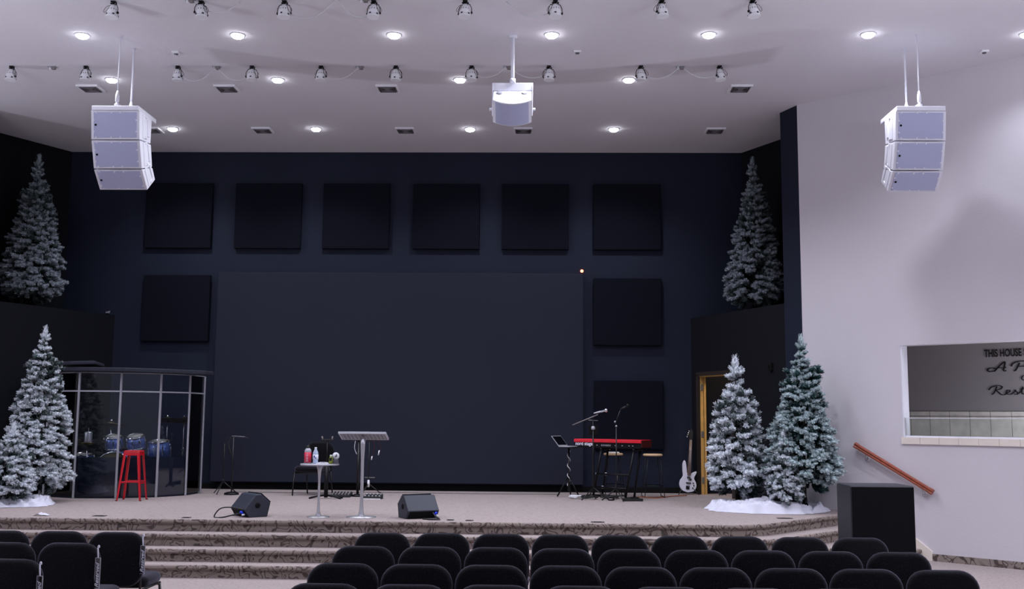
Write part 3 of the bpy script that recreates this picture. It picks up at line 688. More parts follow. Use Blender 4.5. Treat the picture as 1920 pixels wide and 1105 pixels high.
def snow_cloth(label, cx, cy, rx, ry, h, seed, lim=None):
    n, m_ = 150, 46; vs = []; fs = []
    for i in range(n):
        a = 2 * PI * i / n; wob = 1 + .16 * noise.noise(Vector((math.cos(a) * 2 + seed, math.sin(a) * 2, seed))) + .09 * noise.noise(Vector((math.cos(a) * 7, math.sin(a) * 7, seed)))
        for j in range(m_):
            f = j / (m_ - 1); x = cx + rx * wob * f * math.cos(a); y = cy + ry * wob * f * math.sin(a)
            p = Vector((x * 3.2 + seed, y * 3.2, seed)); q = Vector((x * 5.5 + noise.noise(p) * 2.5, y * 7 + noise.noise(p * 1.7) * 2, seed))
            rg_ = 1 - abs(noise.noise(q)) * 1.9; rg2 = 1 - abs(noise.noise(q * 2.3)) * 2
            prof = (1 - f ** 6)
            z = HS + .004 + min(1, (1 - f) * 7) * (1 - .35 * f) * h * (.2 + .3 * noise.noise(p) + .75 * max(rg_, -.2) + .1 * rg2) 
            vs.append((x, y, max(z, HS + .004)))
    for i in range(n):
        for j in range(m_ - 1):
            a0, a1 = i * m_ + j, ((i + 1) % n) * m_ + j; fs.append((a0, a0 + 1, a1 + 1, a1))
    return tag(MB().add(vs, fs, 0, True).build('snow_blanket', MT['cloth']), label, 'blanket')
snow_cloth('crumpled white cloth under the three trees on the right of the stage', 3.38, 15.62, .9, .58, .2, 3.1)
snow_cloth('crumpled white cloth under the two trees on the left of the stage', -7.72, 15.35, .66, .6, .18, 8.7)
b = MB(); vs = []; 
for i in range(9):
    for j in range(5): vs.append((i * .025 - .1, j * .025 - .05, .006 + .028 * math.exp(-((i - 4) / 2.3) ** 2) * (1 + .5 * math.sin(j * 2 + i))))
tag(b.add(vs, [(i * 5 + j, i * 5 + j + 5, i * 5 + j + 6, i * 5 + j + 1) for i in range(8) for j in range(4)], 0, True).build('paper_scrap', MT['cloth'], None, 0, (-6.49, 13.72, HS), .1), 'small white scrap lying on the stage edge at left', 'scrap')

# ------------------------------------------------------------------ red stool
t = thing('bar_stool', 'tall red metal bar stool in front of the clear drum enclosure', 'stool', (-6.32, 16.35, HS), R(4))
MB().slab(.31, .31, .05, .03, T(0, 0, .757, R(90)), edge=.012).build('seat', MT['red'], t)
b = MB()
for sx in (-1, 1): b.box((sx * .145, 0, .72), (.012, .3, .05)); b.box((0, sx * .145, .72), (.3, .012, .05))
b.build('apron', MT['red'], t, .004)
for sx in (-1, 1):
    for sy in (-1, 1):
        q = [(sx * .148, sy * .148, .745), (sx * .228, sy * .21, .0)]; b = MB()
        p_, r_ = Vector(q[0]), Vector(q[1]); w0, w1 = .05, .03
        for dx, dy in ((-sx, 0), (0, -sy)):
            e = Vector((dx, dy, 0)); n_ = Vector((-dy if dx else 0, 0, 0)); th_ = Vector((0, -sy, 0)) if dx else Vector((-sx, 0, 0))
            v = [p_, p_ + e * w0, r_ + e * w1, r_]; v += [k_ + th_ * .006 for k_ in v]
            b.add([tuple(k_) for k_ in v], [(0, 1, 2, 3), (7, 6, 5, 4), (0, 4, 5, 1), (1, 5, 6, 2), (2, 6, 7, 3), (3, 7, 4, 0)])
        lg = b.build('leg', MT['red'], t); MB().box((sx * .222, sy * .204, .008), (.034, .034, .016)).build('foot', MT['dred'], lg, .003)
b = MB()
for sx in (-1, 1): b.box((sx * .19, 0, .27), (.01, .36, .022)); b.box((0, sx * .18, .29), (.38, .01, .022))
b.build('footrest', MT['red'], t, .003)
t.scale = (.82, .82, 1)

# ------------------------------------------------------------------ drum enclosure and kit
PP = [(-8.3, 17.45), (-7.98, 16.9), (-7.36, 16.61), (-6.71, 16.68), (-6.17, 16.98), (-5.84, 17.42), (-5.78, 18.0)]
t = thing('drum_enclosure', 'clear panelled drum enclosure with dark lid on the left of the stage', 'drum shield', (0, 0, 0))
for i in range(len(PP) - 1):
    a, c = Vector(PP[i]), Vector(PP[i + 1]); d = (c - a); L = d.length; M = T((a.x + c.x) / 2, (a.y + c.y) / 2, HS, 0, 0, math.atan2(d.y, d.x))
    MB().box((0, 0, .86), (L - .03, .008, 1.66), M).build('clear_panel', MT['acryl'], t)
    MB().box((0, 0, 1.85), (L - .03, .008, .28), M).build('clear_panel', MT['acryl'], t)
    MB().box((0, -.004, 1.7), (L - .02, .018, .022), M).build('rail', MT['silver'], t)
    MB().box((0, 0, 1.995), (L - .02, .014, .012), M).build('rail', MT['silver'], t)
    MB().box((0, .05, .325), (L - .03, .05, .64), M).build('absorber', MT['absorb'], t, .01)
for i, (x, y) in enumerate(PP):
    MB().box((x, y, HS + 1.0), (.03, .03, 1.99), T()).box((x, y - .018, HS + 1.0), (.01, .012, 1.99)).build('post', MT['silver'], t)
lidp = [(-7.6, 16.5), (-6.6, 16.5), (-6.0, 16.8), (-5.55, 17.3), (-5.5, 17.6), (-5.95, 17.6), (-6.3, 17.25), (-7.4, 17.1)]
MB().prism(lidp, 0, .07, T(-6.6, 17.4, HS + 2.005, 0, R(.4)) @ T(6.6, -17.4, 0)).build('lid', MT['lid'], t, .015)
MB().prism([(-8.35, 16.7), (-7.45, 16.45), (-7.1, 16.55), (-7.3, 17.4), (-8.3, 17.6)], 0, .06, T(-7.7, 17.2, HS + 2.1, 0, R(-2.5)) @ T(7.7, -17.2, 0)).build('lid', MT['lid'], t, .015)
def drum(name, label, loc, r, h, rx, rz, hd='head', legs=None, cat='drum'):
    t = thing(name, label, cat, loc, 0); M = T(0, 0, 0, 0, 0, rz) @ T(0, 0, 0, rx)
    MB().lathe([(r, -h / 2), (r, h / 2)], 32, M).build('shell', MT['drumblue'], t)
    for sg in (-1, 1):
        MB().lathe([(r + .004, sg * (h / 2 - .02)), (r + .014, sg * (h / 2 - .016)), (r + .014, sg * (h / 2 + .012)), (r - .004, sg * (h / 2 + .014)), (r - .004, sg * (h / 2 - .02))], 32, M).build('rim', MT['chrome'], t)
        MB().lathe([(0, sg * (h / 2 + .004)), (r - .004, sg * (h / 2 + .003))], 32, M).build('drum_head', MT[hd], t)
    b = MB()
    for k_ in range(8):
        a = k_ * PI / 4 + .2; b.box(((r + .012) * math.cos(a), (r + .012) * math.sin(a), 0), (.018, .018, h * .5), M); b.tube([M @ Vector(((r + .014) * math.cos(a), (r + .014) * math.sin(a), -h / 2)), M @ Vector(((r + .014) * math.cos(a), (r + .014) * math.sin(a), h / 2))], .004, 5)
    b.build('lug', MT['chrome'], t)
    if legs:
        b = MB()
        for a in legs: b.tube([(math.cos(a) * (r + .02), math.sin(a) * (r + .02), .05), (math.cos(a) * (r + .03), math.sin(a) * (r + .03), HS - loc[2] + .01)], .009, 6)
        b.build('leg', MT['chrome'], t)
    return t
kick = drum('bass_drum', 'large bass drum with amber front skin inside the clear enclosure', (-6.98, 17.45, HS + .36), .345, .4, R(90), R(-8), 'kickhead')
MB().tube([(.2, .0, -.2), (.36, -.1, -.355)], .01, 6).tube([(-.2, .0, -.2), (-.36, -.1, -.355)], .01, 6).build('spur', MT['chrome'], kick)
drum('rack_tom', 'blue sparkle tom drum, leftmost of those seen above the stool', (-7.13, 17.52, 1.465), .135, .2, R(14), R(10))
drum('rack_tom', 'blue sparkle tom drum directly above the red stool seat', (-6.74, 17.5, 1.475), .14, .2, R(18), R(-12))
drum('floor_tom', 'blue sparkle floor tom standing on chrome legs, right of the red stool', (-6.38, 17.62, 1.34), .17, .3, R(8), R(-20), legs=(.6, 2.7, 4.7))
drum('snare_drum', 'shallow snare drum low at the left inside the enclosure', (-7.66, 17.55, 1.2), .17, .12, R(5), 0, legs=(.6, 2.7, 4.7))
def cymbal(label, x, y, z, r, tx, ty, px):
    t = thing('cymbal_stand', label, 'cymbal', (x, y, HS))
    hz = z - HS
    MB().tube([(0, 0, .02), (0, 0, hz * .6)], .014, 8).tube([(0, 0, hz * .55), (0, 0, hz + .06)], .009, 8).lathe([(.02, hz * .58), (.02, hz * .63)], 10).lathe([(.016, hz + .03), (.02, hz + .05), (0, hz + .07)], 10).build('pole', MT['chrome'], t)
    MB().lathe([(0, .03), (.04, .026), (.055, .008), (r * .6, -.004), (r, -.022)], 36, T(0, 0, hz, tx, ty)).build('cymbal', MT['brass'], t)
    for k_ in range(3):
        a = k_ * 2 * PI / 3 + px; MB().tube([(0, 0, .35), (math.cos(a) * .26, math.sin(a) * .26, .012)], .009, 6).build('leg', MT['chrome'], t)
cymbal('slanted bronze cymbal on a chrome stand at the left inside the enclosure', -7.95, 17.75, 1.52, .2, R(6), R(16), .3)
cymbal('bronze cymbal on a stand behind the left tom', -7.38, 18.0, 1.78, .24, R(-8), R(4), .9)
cymbal('cymbal on a tall chrome stand behind the floor tom', -6.42, 18.05, 1.86, .2, R(-10), R(-6), .2)
cymbal('cymbal on a tall chrome stand at the right inside the enclosure', -6.08, 17.9, 1.86, .2, R(-10), R(-10), 1.)
t = thing('hi_hat_stand', 'chrome hi-hat stand with clamp cylinder left of the drums', 'hi-hat stand', (-7.45, 17.25, HS))
MB().tube([(0, 0, .02), (0, 0, .98)], .016, 8).tube([(0, 0, .9), (0, 0, 1.1)], .006).build('pole', MT['chrome'], t); MB().lathe([(.06, .84), (.065, .85), (.065, 1.02), (.055, 1.04)], 20).build('clamp_cylinder', MT['steel'], t)
for k_ in range(3): MB().tube([(0, 0, .3), (math.cos(k_ * 2.09) * .2, math.sin(k_ * 2.09) * .2, .01)], .009, 6).build('leg', MT['chrome'], t)
for zz in (.86, .88): MB().lathe([(0, .02), (.03, .016), (.17, -.008)], 28, T(0, 0, zz - .02)).build('cymbal', MT['brass'], t)

# ------------------------------------------------------------------ floor monitors
def wedge(label, x, y, rz, cable):
    t = thing('floor_monitor', label, 'loudspeaker', (x, y, HS), rz)
    prof = [(.03, 0), (-.045, .115), (.12, .325), (.2, .33), (.345, .2), (.3, 0)]; w = .235
    MB().prism(prof, -w, w, axis='x').build('cabinet', MT['wedge'], t, .012)
    MB().prism([(.02, .012), (-.032, .102), (-.042, .104), (.01, .012)], -w + .03, w - .03, axis='x').build('rear_recess', MT['black'], t)
    gr = [(.205, .332), (.345, .205), (.355, .213), (.213, .342)]
    MB().prism(gr, -w + .02, w - .02, axis='x').build('grille', MT['panel'], t)
    for sg in (-1, 1): MB().lathe([(.04, 0), (.04, .004), (.012, .006), (0, .002)], 20, T(sg * (w - .001), .15, .17, 0, sg * PI / 2)).build('pole_socket', MT['black'], t)
    bb = MB().tube([(.17 * cable, -.03, .06), (.175 * cable, -.075, .085)], .017, 10).build('blue_connector', MT['blue'], t)
    MB().tube([(.19 * cable, -.02, .045), (.2 * cable, -.06, .04)], .013, 10).build('white_connector', MT['whitep'], t)
    return t
w1 = wedge('black wedge floor monitor at stage front left, turned with its side showing', -3.92, 13.9, R(-50), 1)
w1.scale = (.95, .95, .9)
w2 = wedge('black wedge floor monitor at stage front right of the lectern', -1.5, 13.86, R(30), 1)
w2.scale = (.95, .95, .9)
o = MB().tube(smooth_path([(-3.8, 13.78, .68), (-3.95, 13.72, .73), (-4.12, 13.7, .72), (-4.2, 13.7, .612), (-4.08, 13.66, .61), (-3.95, 13.68, .64), (-3.86, 13.74, .66)]), .009, 6).build('monitor_cable', MT['kcable']); tag(o, 'short black looped cable at the left floor monitor', 'cable')
o = MB().tube(smooth_path([(-1.36, 13.84, .68), (-1.32, 13.76, .64), (-1.27, 13.74, .612), (-1.36, 13.68, .61), (-1.48, 13.7, .612)]), .009, 6).build('monitor_cable', MT['kcable']); tag(o, 'short black cable at the right floor monitor beside lectern', 'cable')
for i, (x, y, w_) in enumerate([(-1.12, 13.7, .09), (-.87, 13.66, .1), (.78, 13.62, .17), (-5.73, 13.76, .16), (-4.55, 13.66, .1), (3.35, 14.42, .2), (-1.33, 13.7, .16)]):
    t = thing('floor_pocket', 'flat dark floor plate set in the carpet, %s' % ['just right of the right floor monitor', 'second plate right of the right floor monitor', 'below the keyboard at the stage edge', 'below the red stool at the stage edge', 'left of the left floor monitor', 'in front of the right white cloth', 'under the corner of the right floor monitor'][i], 'floor plate', (x, y, HS), 0, 'floor plates along the stage edge')
    MB().box((0, 0, .003), (w_, .1, .006)).build('plate', MT['plate'], t); MB().box((0, -.02, .008), (w_ * .6, .03, .004)).build('lid', MT['dark'], t)

# ------------------------------------------------------------------ table with things, lectern
t = thing('round_table', 'small round silver pedestal table at the front of the stage', 'table', (-2.89, 13.94, HS))
MB().lathe([(0, .0), (.15, 0), (.15, .006), (.05, .014), (.0, .016)], 40).build('base', MT['steel'], t)
MB().lathe([(.04, .01), (.022, .08), (.016, .2), (.016, .5), (.024, .6), (.05, .68)], 20).build('column', MT['steel'], t)
MB().lathe([(0, .678), (.25, .678), (.256, .684), (.256, .692), (.25, .697), (0, .697)], 48).build('table_top', MT['silver'], t)
TZ = HS + .697
def bottle(name, label, x, y, prof, m, lab, capm, capp, lm, h0, h1, lr, cat='bottle'):
    t = thing(name, label, cat, (x, y, TZ)); MB().lathe(prof, 20).build('body', m, t)
    lb = MB().lathe([(lr, h0), (lr, h1)], 20); lb.build('label', lm, t)
    MB().lathe(capp, 16).build('cap', capm, t); return t
t1 = bottle('sports_bottle', 'red bottle with dark cap, leftmost on the small silver table', -3.05, 13.93, [(0, 0), (.044, 0), (.045, .01), (.045, .17), (.04, .185), (.025, .2), (.02, .205)], MT['silver'], None, MT['cap'], [(.022, .2), (.022, .235), (0, .237)], MT['label_r'], .012, .15, .0462)
b = MB()
for k_ in range(6): b.box((0, -.0468, .035 + k_ * .018), (.03 - (k_ % 2) * .008, .001, .005))
b.build('print', MT['inkw'], t1)
t2 = bottle('water_bottle', 'clear plastic water bottle beside the red bottle on the table', -2.945, 13.92, [(0, 0), (.034, 0), (.036, .01), (.034, .05), (.037, .06), (.037, .12), (.034, .15), (.016, .19), (.014, .2)], MT['plastic'], None, MT['whitep'], [(.016, .195), (.016, .215), (0, .216)], MT['inkw'], .06, .12, .0376)
b = MB(); b.box((-.008, -.0382, .095), (.02, .001, .03)); b.box((.01, -.0382, .075), (.016, .001, .014)); b.build('print', MT['drumblue'], t2)
t3 = bottle('small_bottle', 'small olive glass bottle at the right part of the silver table', -2.735, 13.9, [(0, 0), (.024, 0), (.026, .006), (.026, .075), (.02, .09), (.012, .1)], MT['glassg'], None, MT['paper'], [(.014, .098), (.014, .118), (0, .119)], MT['glassg'], .02, .03, .0262)
MB().box((0, -.0268, .062), (.034, .001, .04)).build('print', MT['cap'], t3)
t = thing('desk_clock', 'small round white clock standing at the right edge of the silver table', 'clock', (-2.675, 13.93, TZ))
MB().lathe([(.0, 0), (.042, .0), (.046, .008), (.046, .025), (.0, .03)], 28, T(0, .012, .105, R(90))).build('face', MT['sign'], t)
MB().box((.012, -.022, .112), (.012, .003, .03)).box((.004, -.022, .1), (.02, .003, .01)).build('hand', MT['cap'], t); MB().box((0, 0, .03), (.075, .045, .06)).build('foot', MT['lens'], t, .006)
t = thing('paper_stack', 'few white papers lying in the middle of the silver table', 'papers', (-2.85, 13.9, TZ), R(15))
b = MB(); b.box((0, 0, .004), (.16, .12, .008)); b.box((.01, .01, .013), (.13, .1, .008), T(0, 0, 0, 0, 0, .2)); b.build('sheet', MT['paper'], t); MB().box((.005, -.01, .021), (.07, .06, .008)).build('notepad', MT['silver'], t)

t = thing('lectern', 'slim silver lectern with slanted metal desk on a thin post', 'lectern', (-2.33, 14.0, HS))
MB().lathe([(0, 0), (.2, 0), (.2, .006), (.06, .016), (0, .018)], 48).build('base', MT['steel'], t)
MB().lathe([(.045, .01), (.03, .07), (.022, .2), (.022, .75), (.032, .95), (.038, 1.04)], 20).build('column', MT['steel'], t)
dk = T(0, -.04, 1.09, R(-17))
MB().box((0, .1, -.003), (.6, .26, .012), dk).build('desk', MT['deskm'], t, .003)
b = MB()
for sg in (-1, 1): b.box((sg * .31, .1, .004), (.02, .28, .026), dk)
b.box((0, -.045, .004), (.64, .02, .03), dk); b.box((0, .232, .006), (.64, .016, .034), dk); b.build('desk_rim', MT['silver'], t, .003)
b = MB()
for k_ in range(12): b.box((-.275 + k_ * .05, .1, -.0105), (.006, .24, .003), dk)
b.build('desk_rib', MT['knob'], t)

# ------------------------------------------------------------------ stands behind the table
def tripod(b, h, r, n=3, a0=.4, th=.009):
    for k_ in range(n):
        a = a0 + k_ * 2 * PI / n; b.tube([(0, 0, h), (math.cos(a) * r, math.sin(a) * r, .012)], th, 6)
t = thing('tablet_stand', 'thin black stand with small tilted tray at the left of the screen', 'stand', (-5.16, 17.73, HS))
MB().lathe([(0, 0), (.125, 0), (.12, .03), (.05, .05), (.0, .055)], 28).build('base', MT['dark'], t); MB().tube([(0, 0, .04), (0, 0, .96)], .012, 8).build('pole', MT['blackm'], t)
MB().box((0.02, 0, .975), (.24, .18, .012), T(0, 0, 0, R(-8), R(3))).build('tray', MT['lens'], t, .004)
b = MB(); b.tube(smooth_path([(-.04, -.03, .96), (-.07, -.04, .86), (-.04, -.05, .74), (-.01, -.04, .65)]), .01, 6); b.tube(smooth_path([(-.1, -.02, .95), (-.12, -.02, .84), (-.12, -.02, .68)]), .006, 6); b.build('hanging_cable', MT['kcable'], t)
t = thing('microphone_stand', 'thin black tripod stand just left of the tablet stand', 'stand', (-5.33, 17.8, HS))
MB().tube([(0, 0, .2), (0, 0, .85)], .008).build('pole', MT['blackm'], t); b = MB(); tripod(b, .22, .24); b.build('leg', MT['blackm'], t); MB().lathe([(.016, .18), (.016, .26)], 10).build('collar', MT['dark'], t)
t = thing('yoke_stand', 'black stand with two-pronged head and flat four-leg base behind the table', 'stand', (-3.42, 17.05, HS))
MB().tube([(0, 0, .02), (0, 0, .55)], .032, 10).tube([(0, 0, .5), (0, 0, .92)], .016, 8).build('pole', MT['dark'], t)
b = MB(); b.box((0, 0, .94), (.16, .04, .035)); b.build('crossbar', MT['blackm'], t, .006)
for sg in (-1, 1): MB().tube([(sg * .075, 0, .94), (sg * .085, -.02, 1.0)], .013, 8).build('prong', MT['gcable'], t)
for a in (.35, 2.8, 3.5, 5.9): MB().tube([(0, 0, .06), (math.cos(a) * .15, math.sin(a) * .12, .04), (math.cos(a) * .28, math.sin(a) * .2, .01)], .016, 6).build('leg', MT['dark'], t)
def pedalboard(name, label, x, y, w_, d_, rz, ncol, nrow, white):
    t = thing(name, label, 'pedalboard', (x, y, HS), rz)
    MB().prism([(-d_ / 2, 0), (-d_ / 2, .03), (d_ / 2, .075), (d_ / 2, 0)], -w_ / 2, w_ / 2, axis='x').build('case', MT['rubber'], t, .004)
    tilt = math.atan2(.045, d_); b = MB(); c_ = MB()
    for i in range(ncol):
        for j in range(nrow):
            xx = -w_ / 2 + w_ * (i + .5) / ncol; yy = -d_ / 2 + d_ * (j + .5) / nrow; zz = .03 + .045 * (yy + d_ / 2) / d_
            b.lathe([(.013, 0), (.012, .018), (.006, .02), (0, .02)], 10, T(xx, yy, zz)); c_.lathe([(.004, .02), (.004, .024), (0, .024)], 6, T(xx, yy, zz))
    b.build('knob', MT['silver'] if white else MT['gcable'], t); c_.build('pointer', MT['inkw'], t)
    if white: MB().box((0, -d_ / 2 - .006, .008), (w_, .012, .014)).build('front_strip', MT['whitep'], t)
pedalboard('pedalboard', 'black effects pedalboard with rows of knobs on the floor by the yoke stand', -3.25, 17.5, .32, .28, 0, 6, 4, False)
pedalboard('pedalboard', 'black pedalboard with white front strip on the floor behind the lectern', -2.66, 17.1, .29, .2, R(-4), 5, 2, True)
t = thing('headphone_stand', 'black round-based stand holding cables behind the lectern post', 'stand', (-3.0, 17.6, HS))
MB().lathe([(0, 0), (.1, 0), (.1, .02), (.06, .04), (0, .05)], 28).build('base', MT['dark'], t); MB().tube([(0, 0, .03), (0, 0, .92)], .022, 8).build('pole', MT['blackm'], t); MB().box((0, 0, .93), (.2, .06, .03)).build('tray', MT['blackm'], t, .005)
MB().tube(smooth_path([(-.05, -.04, .92), (-.06, -.05, .8), (-.02, -.05, .7), (-.05, -.05, .76)]), .005, 5).build('hanging_cable', MT['wcable'], t)
t = thing('microphone_stand', 'black tripod stand with a short crossbar behind the lectern', 'stand', (-2.86, 17.85, HS))
MB().tube([(0, 0, .12), (0, 0, .93)], .009).build('pole', MT['blackm'], t); b = MB(); tripod(b, .2, .24, 3, .1); b.build('leg', MT['blackm'], t); MB().lathe([(.018, .14), (.022, .2), (.016, .26)], 10).build('collar', MT['whitep'], t)
MB().tube([(-.07, 0, .3), (.11, 0, .3)], .007).build('crossbar', MT['gcable'], t); MB().tube([(-.02, 0, .93), (.26, -.05, .93)], .012).build('tray_arm', MT['blackm'], t)
b = MB(); b.tube(smooth_path([(.07, -.05, .92), (.1, -.05, .8), (.06, -.06, .66)]), .004, 5); b.tube(smooth_path([(.16, -.05, .92), (.2, -.05, .8), (.17, -.06, .7)]), .004, 5); b.build('hanging_cable', MT['dred'], t)
MB().tube([(.06, -.06, .66), (.05, -.06, .6)], .011, 6).tube([(.18, -.06, .76), (.165, -.06, .68)], .011, 6).build('earpiece', MT['whitep'], t)

# ------------------------------------------------------------------ keyboard corner
kx, ky = (1.07, -.75), (.574, .819)
KM = Matrix(((.819, .574, 0, .63), (-.574, .819, 0, 18.02), (0, 0, 1, 0), (0, 0, 0, 1)))   # local x along the keyboard, y to the player
t = thing('stage_keyboard', 'red stage keyboard with black back panel on a black stand', 'keyboard')
MB().box((.655, .16, 1.552), (1.31, .34, .055), KM).build('body', MT['redk'], t, .008)
MB().box((.655, .165, 1.48), (1.29, .325, .09), KM).build('back_panel', MT['black'], t, .004)
MB().box((1.316, .165, 1.515), (.012, .34, .12), KM).build('end_cheek', MT['dred'], t, .004)
MB().box((.6, .27, 1.5715), (1.18, .12, .014), KM).build('key_bed', MT['whitep'], t)
tv2, tf2 = text_mesh('nord stage', .085, .001, .95, 0., .0015)
MB().add(tv2, tf2, 0, False, KM @ T(.03, -.003, 1.475, PI / 2)).build('lettering', MT['inkw'], t)
b = MB()
for k_ in range(7): b.box((.55 + k_ * .028, -.001, 1.475), (.018, .004, .014), KM); b.box((.55 + k_ * .028, -.001, 1.495), (.014, .004, .006), KM)
b.build('print', MT['silver'], t)
for xx in (.46, .82, .95, 1.08, 1.15): MB().box((xx, -.001, 1.48), (.022, .004, .012), KM).build('socket', MT['silver'], t)
t = thing('keyboard_stand', 'black two-tier folding stand carrying the red keyboard', 'stand')
tops = [(1.08, 17.72, 1.414), (1.59, 17.36, 1.414)]; feet = [(.95, 17.93, .62), (1.45, 17.42, .62)]
mid = lambda i, f: tuple(Vector(tops[i]).lerp(Vector(feet[i]), f))
for i in (0, 1):
    MB().tube([tops[i], feet[i]], .02, 8).build('leg', MT['dark'], t)
    p_ = Vector(tops[i]) + Vector((.12, .17, 0)); MB().tube([p_, Vector(feet[i]) + Vector((.17, .25, 0))], .018, 8).build('leg', MT['dark'], t)
    MB().tube([Vector(feet[i]) - Vector((.03, .05, 0)), Vector(feet[i]) + Vector((.2, .3, 0))], .018, 8).build('foot', MT['rubber'], t)
    MB().tube([Vector(tops[i]) - Vector((.02, .03, -.0)), Vector(tops[i]) + Vector((.16, .23, 0))], .018, 8).build('support_arm', MT['dark'], t)
for f in (.52, .8): MB().tube([mid(0, f), mid(1, f)], .016, 8).build('crossbar', MT['dark'], t)
MB().tube([Vector(mid(0, .52)).lerp(Vector(mid(1, .52)), .63), Vector(mid(0, .8)).lerp(Vector(mid(1, .8)), .66)], .012, 6).build('brace', MT['gcable'], t)
for p_ in (mid(0, .52), tuple(Vector(mid(0, .52)).lerp(Vector(mid(1, .52)), .28)), mid(1, .52), tuple(Vector(mid(0, .8)).lerp(Vector(mid(1, .8)), .25))):
    MB().lathe([(.012, -.05), (.026, -.04), (.026, -.02), (.012, -.015)], 12, T(*p_) @ T(0, 0, 0, R(-90)) @ T(0, 0, 0, PI)).build('knob', MT['knob'], t)
# laptop and its stand
t = thing('laptop_stand', 'black tripod laptop stand wound with a white cable, left of the keyboard', 'stand', (.54, 18.0, HS))
MB().tube([(0, 0, .1), (0, 0, .82)], .016, 8).build('pole', MT['blackm'], t); MB().box((0, 0, .832), (.24, .2, .014), T(0, 0, 0, 0, 0, R(-31))).build('tray', MT['blackm'], t)
for a in (3.6, 5.6, 1.4): MB().tube([(0, 0, .36), (math.cos(a) * .22, math.sin(a) * .22, .012)], .012, 6).build('leg', MT['dark'], t)
MB().tube([(.025 * math.cos(q * .55), .025 * math.sin(q * .55), .78 - q * .0145) for q in range(42)], .007, 5).build('wound_cable', MT['wcable'], t)
t = thing('laptop', 'open silver laptop with dark screen on the tripod stand', 'laptop')
LM = Matrix(((.85, .52, 0, .36), (-.52, .85, 0, 17.86), (0, 0, 1, HS + .842), (0, 0, 0, 1)))
MB().box((.11, .16, .008), (.22, .32, .014), LM).build('keyboard_deck', MT['silver'], t, .003)
SM = LM @ T(0, 0, .014, 0, R(-41))
s_ = MB().box((0, .16, .112), (.008, .32, .225), SM).build('screen_lid', MT['silver'], t, .003); MB().box((.005, .16, .115), (.002, .292, .19), SM).build('display', MT['display'], s_)
# boom microphones
t = thing('boom_microphone', 'silver microphone on a long black boom over the left end of the keyboard', 'microphone', (.92, 17.35, HS))
MB().tube([(0, 0, .15), (0, 0, 1.3)], .011, 8).build('pole', MT['blackm'], t); MB().lathe([(.02, 1.14), (.034, 1.15), (.034, 1.18), (.02, 1.2)], 12).build('collar', MT['silver'], t)
for a in (3.9, 5.9, 1.8): MB().tube([(0, 0, .2), (math.cos(a) * .27, math.sin(a) * .27, .012)], .01, 6).build('leg', MT['blackm'], t)
MB().tube([(-.34, 0, 1.215), (.08, 0, 1.39)], .009, 8).build('boom', MT['gcable'], t); MB().tube([(-.08, 0, 1.3), (.08, .02, 1.29)], .006).build('counter_arm', MT['gcable'], t)
m_ = MB().tube([(.01, 0, 1.41), (.07, 0, 1.425), (.19, 0, 1.452)], .012, 10, r2=.018).build('microphone', MT['silver'], t); MB().lathe([(0, -.034), (.024, -.024), (.034, 0), (.024, .024), (0, .034)], 16, T(.215, 0, 1.46)).build('mesh_head', MT['chrome'], m_)
t = thing('boom_microphone', 'black microphone on a slim boom stand in front of the keyboard middle', 'microphone', (1.29, 17.2, HS))
MB().tube([(0, 0, .15), (0, 0, 1.2)], .01, 8).build('pole', MT['blackm'], t); MB().lathe([(.012, 1.19), (.018, 1.2), (.012, 1.22)], 10).build('collar', MT['silver'], t)
for a in (3.4, 1.5, 5.1): MB().tube([(0, 0, .2), (math.cos(a) * .25, math.sin(a) * .25, .012)], .01, 6).build('leg', MT['blackm'], t)
MB().tube([(-.02, 0, 1.24), (.07, 0, 1.47)], .009, 8).build('boom', MT['blackm'], t); MB().lathe([(.014, 0), (.014, .03)], 10, T(-.02, 0, 1.26)).build('knob', MT['silver'], t)
m_ = MB().tube([(.06, 0, 1.475), (.17, 0, 1.53)], .011, 10, r2=.018).build('microphone', MT['blackm'], t); MB().lathe([(0, -.03), (.022, -.02), (.03, 0), (.022, .02), (0, .03)], 14, T(.19, 0, 1.54)).build('mesh_head', MT['dark'], m_)
t = thing('personal_mixer', 'small black mixer box on a thin pole behind the keyboard', 'mixer', (.98, 18.3, HS))
MB().tube([(0, 0, .02), (0, 0, 1.05)], .012, 8).lathe([(.12, 0), (.12, .02), (0, .03)], 20).build('pole', MT['blackm'], t); MB().box((0, 0, 1.12), (.17, .05, .16), T(0, 0, 0, 0, 0, 0)).build('mixer_box', MT['black'], t, .006)
# stools
def wood_stool(label, x, y):
    t = thing('wooden_stool', label, 'stool', (x, y, HS), R(5))
    MB().lathe([(0, .695), (.155, .695), (.168, .703), (.168, .722), (.155, .732), (0, .732)], 36).build('seat', MT['pale'], t)
    for sx in (-1, 1):
        for sy in (-1, 1): MB().tube([(sx * .1, sy * .1, .7), (sx * .17, sy * .16, .012)], .007, 6).build('leg', MT['blackm'], t)
        MB().tube([(sx * .17, -.16, .012), (sx * .17, .16, .012)], .007, 6).build('runner', MT['blackm'], t)
    MB().tube([(-.17, -.16, .012), (.17, -.16, .012)], .007, 6).build('runner', MT['blackm'], t)
    MB().tube([(-.15, -.14, .2), (.15, -.14, .2), (.15, .14, .2), (-.15, .14, .2), (-.15, -.14, .2)], .006, 6).build('footrest', MT['blackm'], t)
wood_stool('round pale wooden stool with thin black legs behind the keyboard', 1.32, 18.3)
wood_stool('round pale wooden stool with thin black legs right of the keyboard', 1.98, 18.1)
o = MB().slab(.2, .12, .03, .02, T(0, 0, .012, R(90)), edge=.008).build('folded_cloth', MT['paper'], None, 0, (1.32, 18.27, HS + .732)); tag(o, 'small folded pale cloth lying on the stool behind the keyboard', 'cloth')
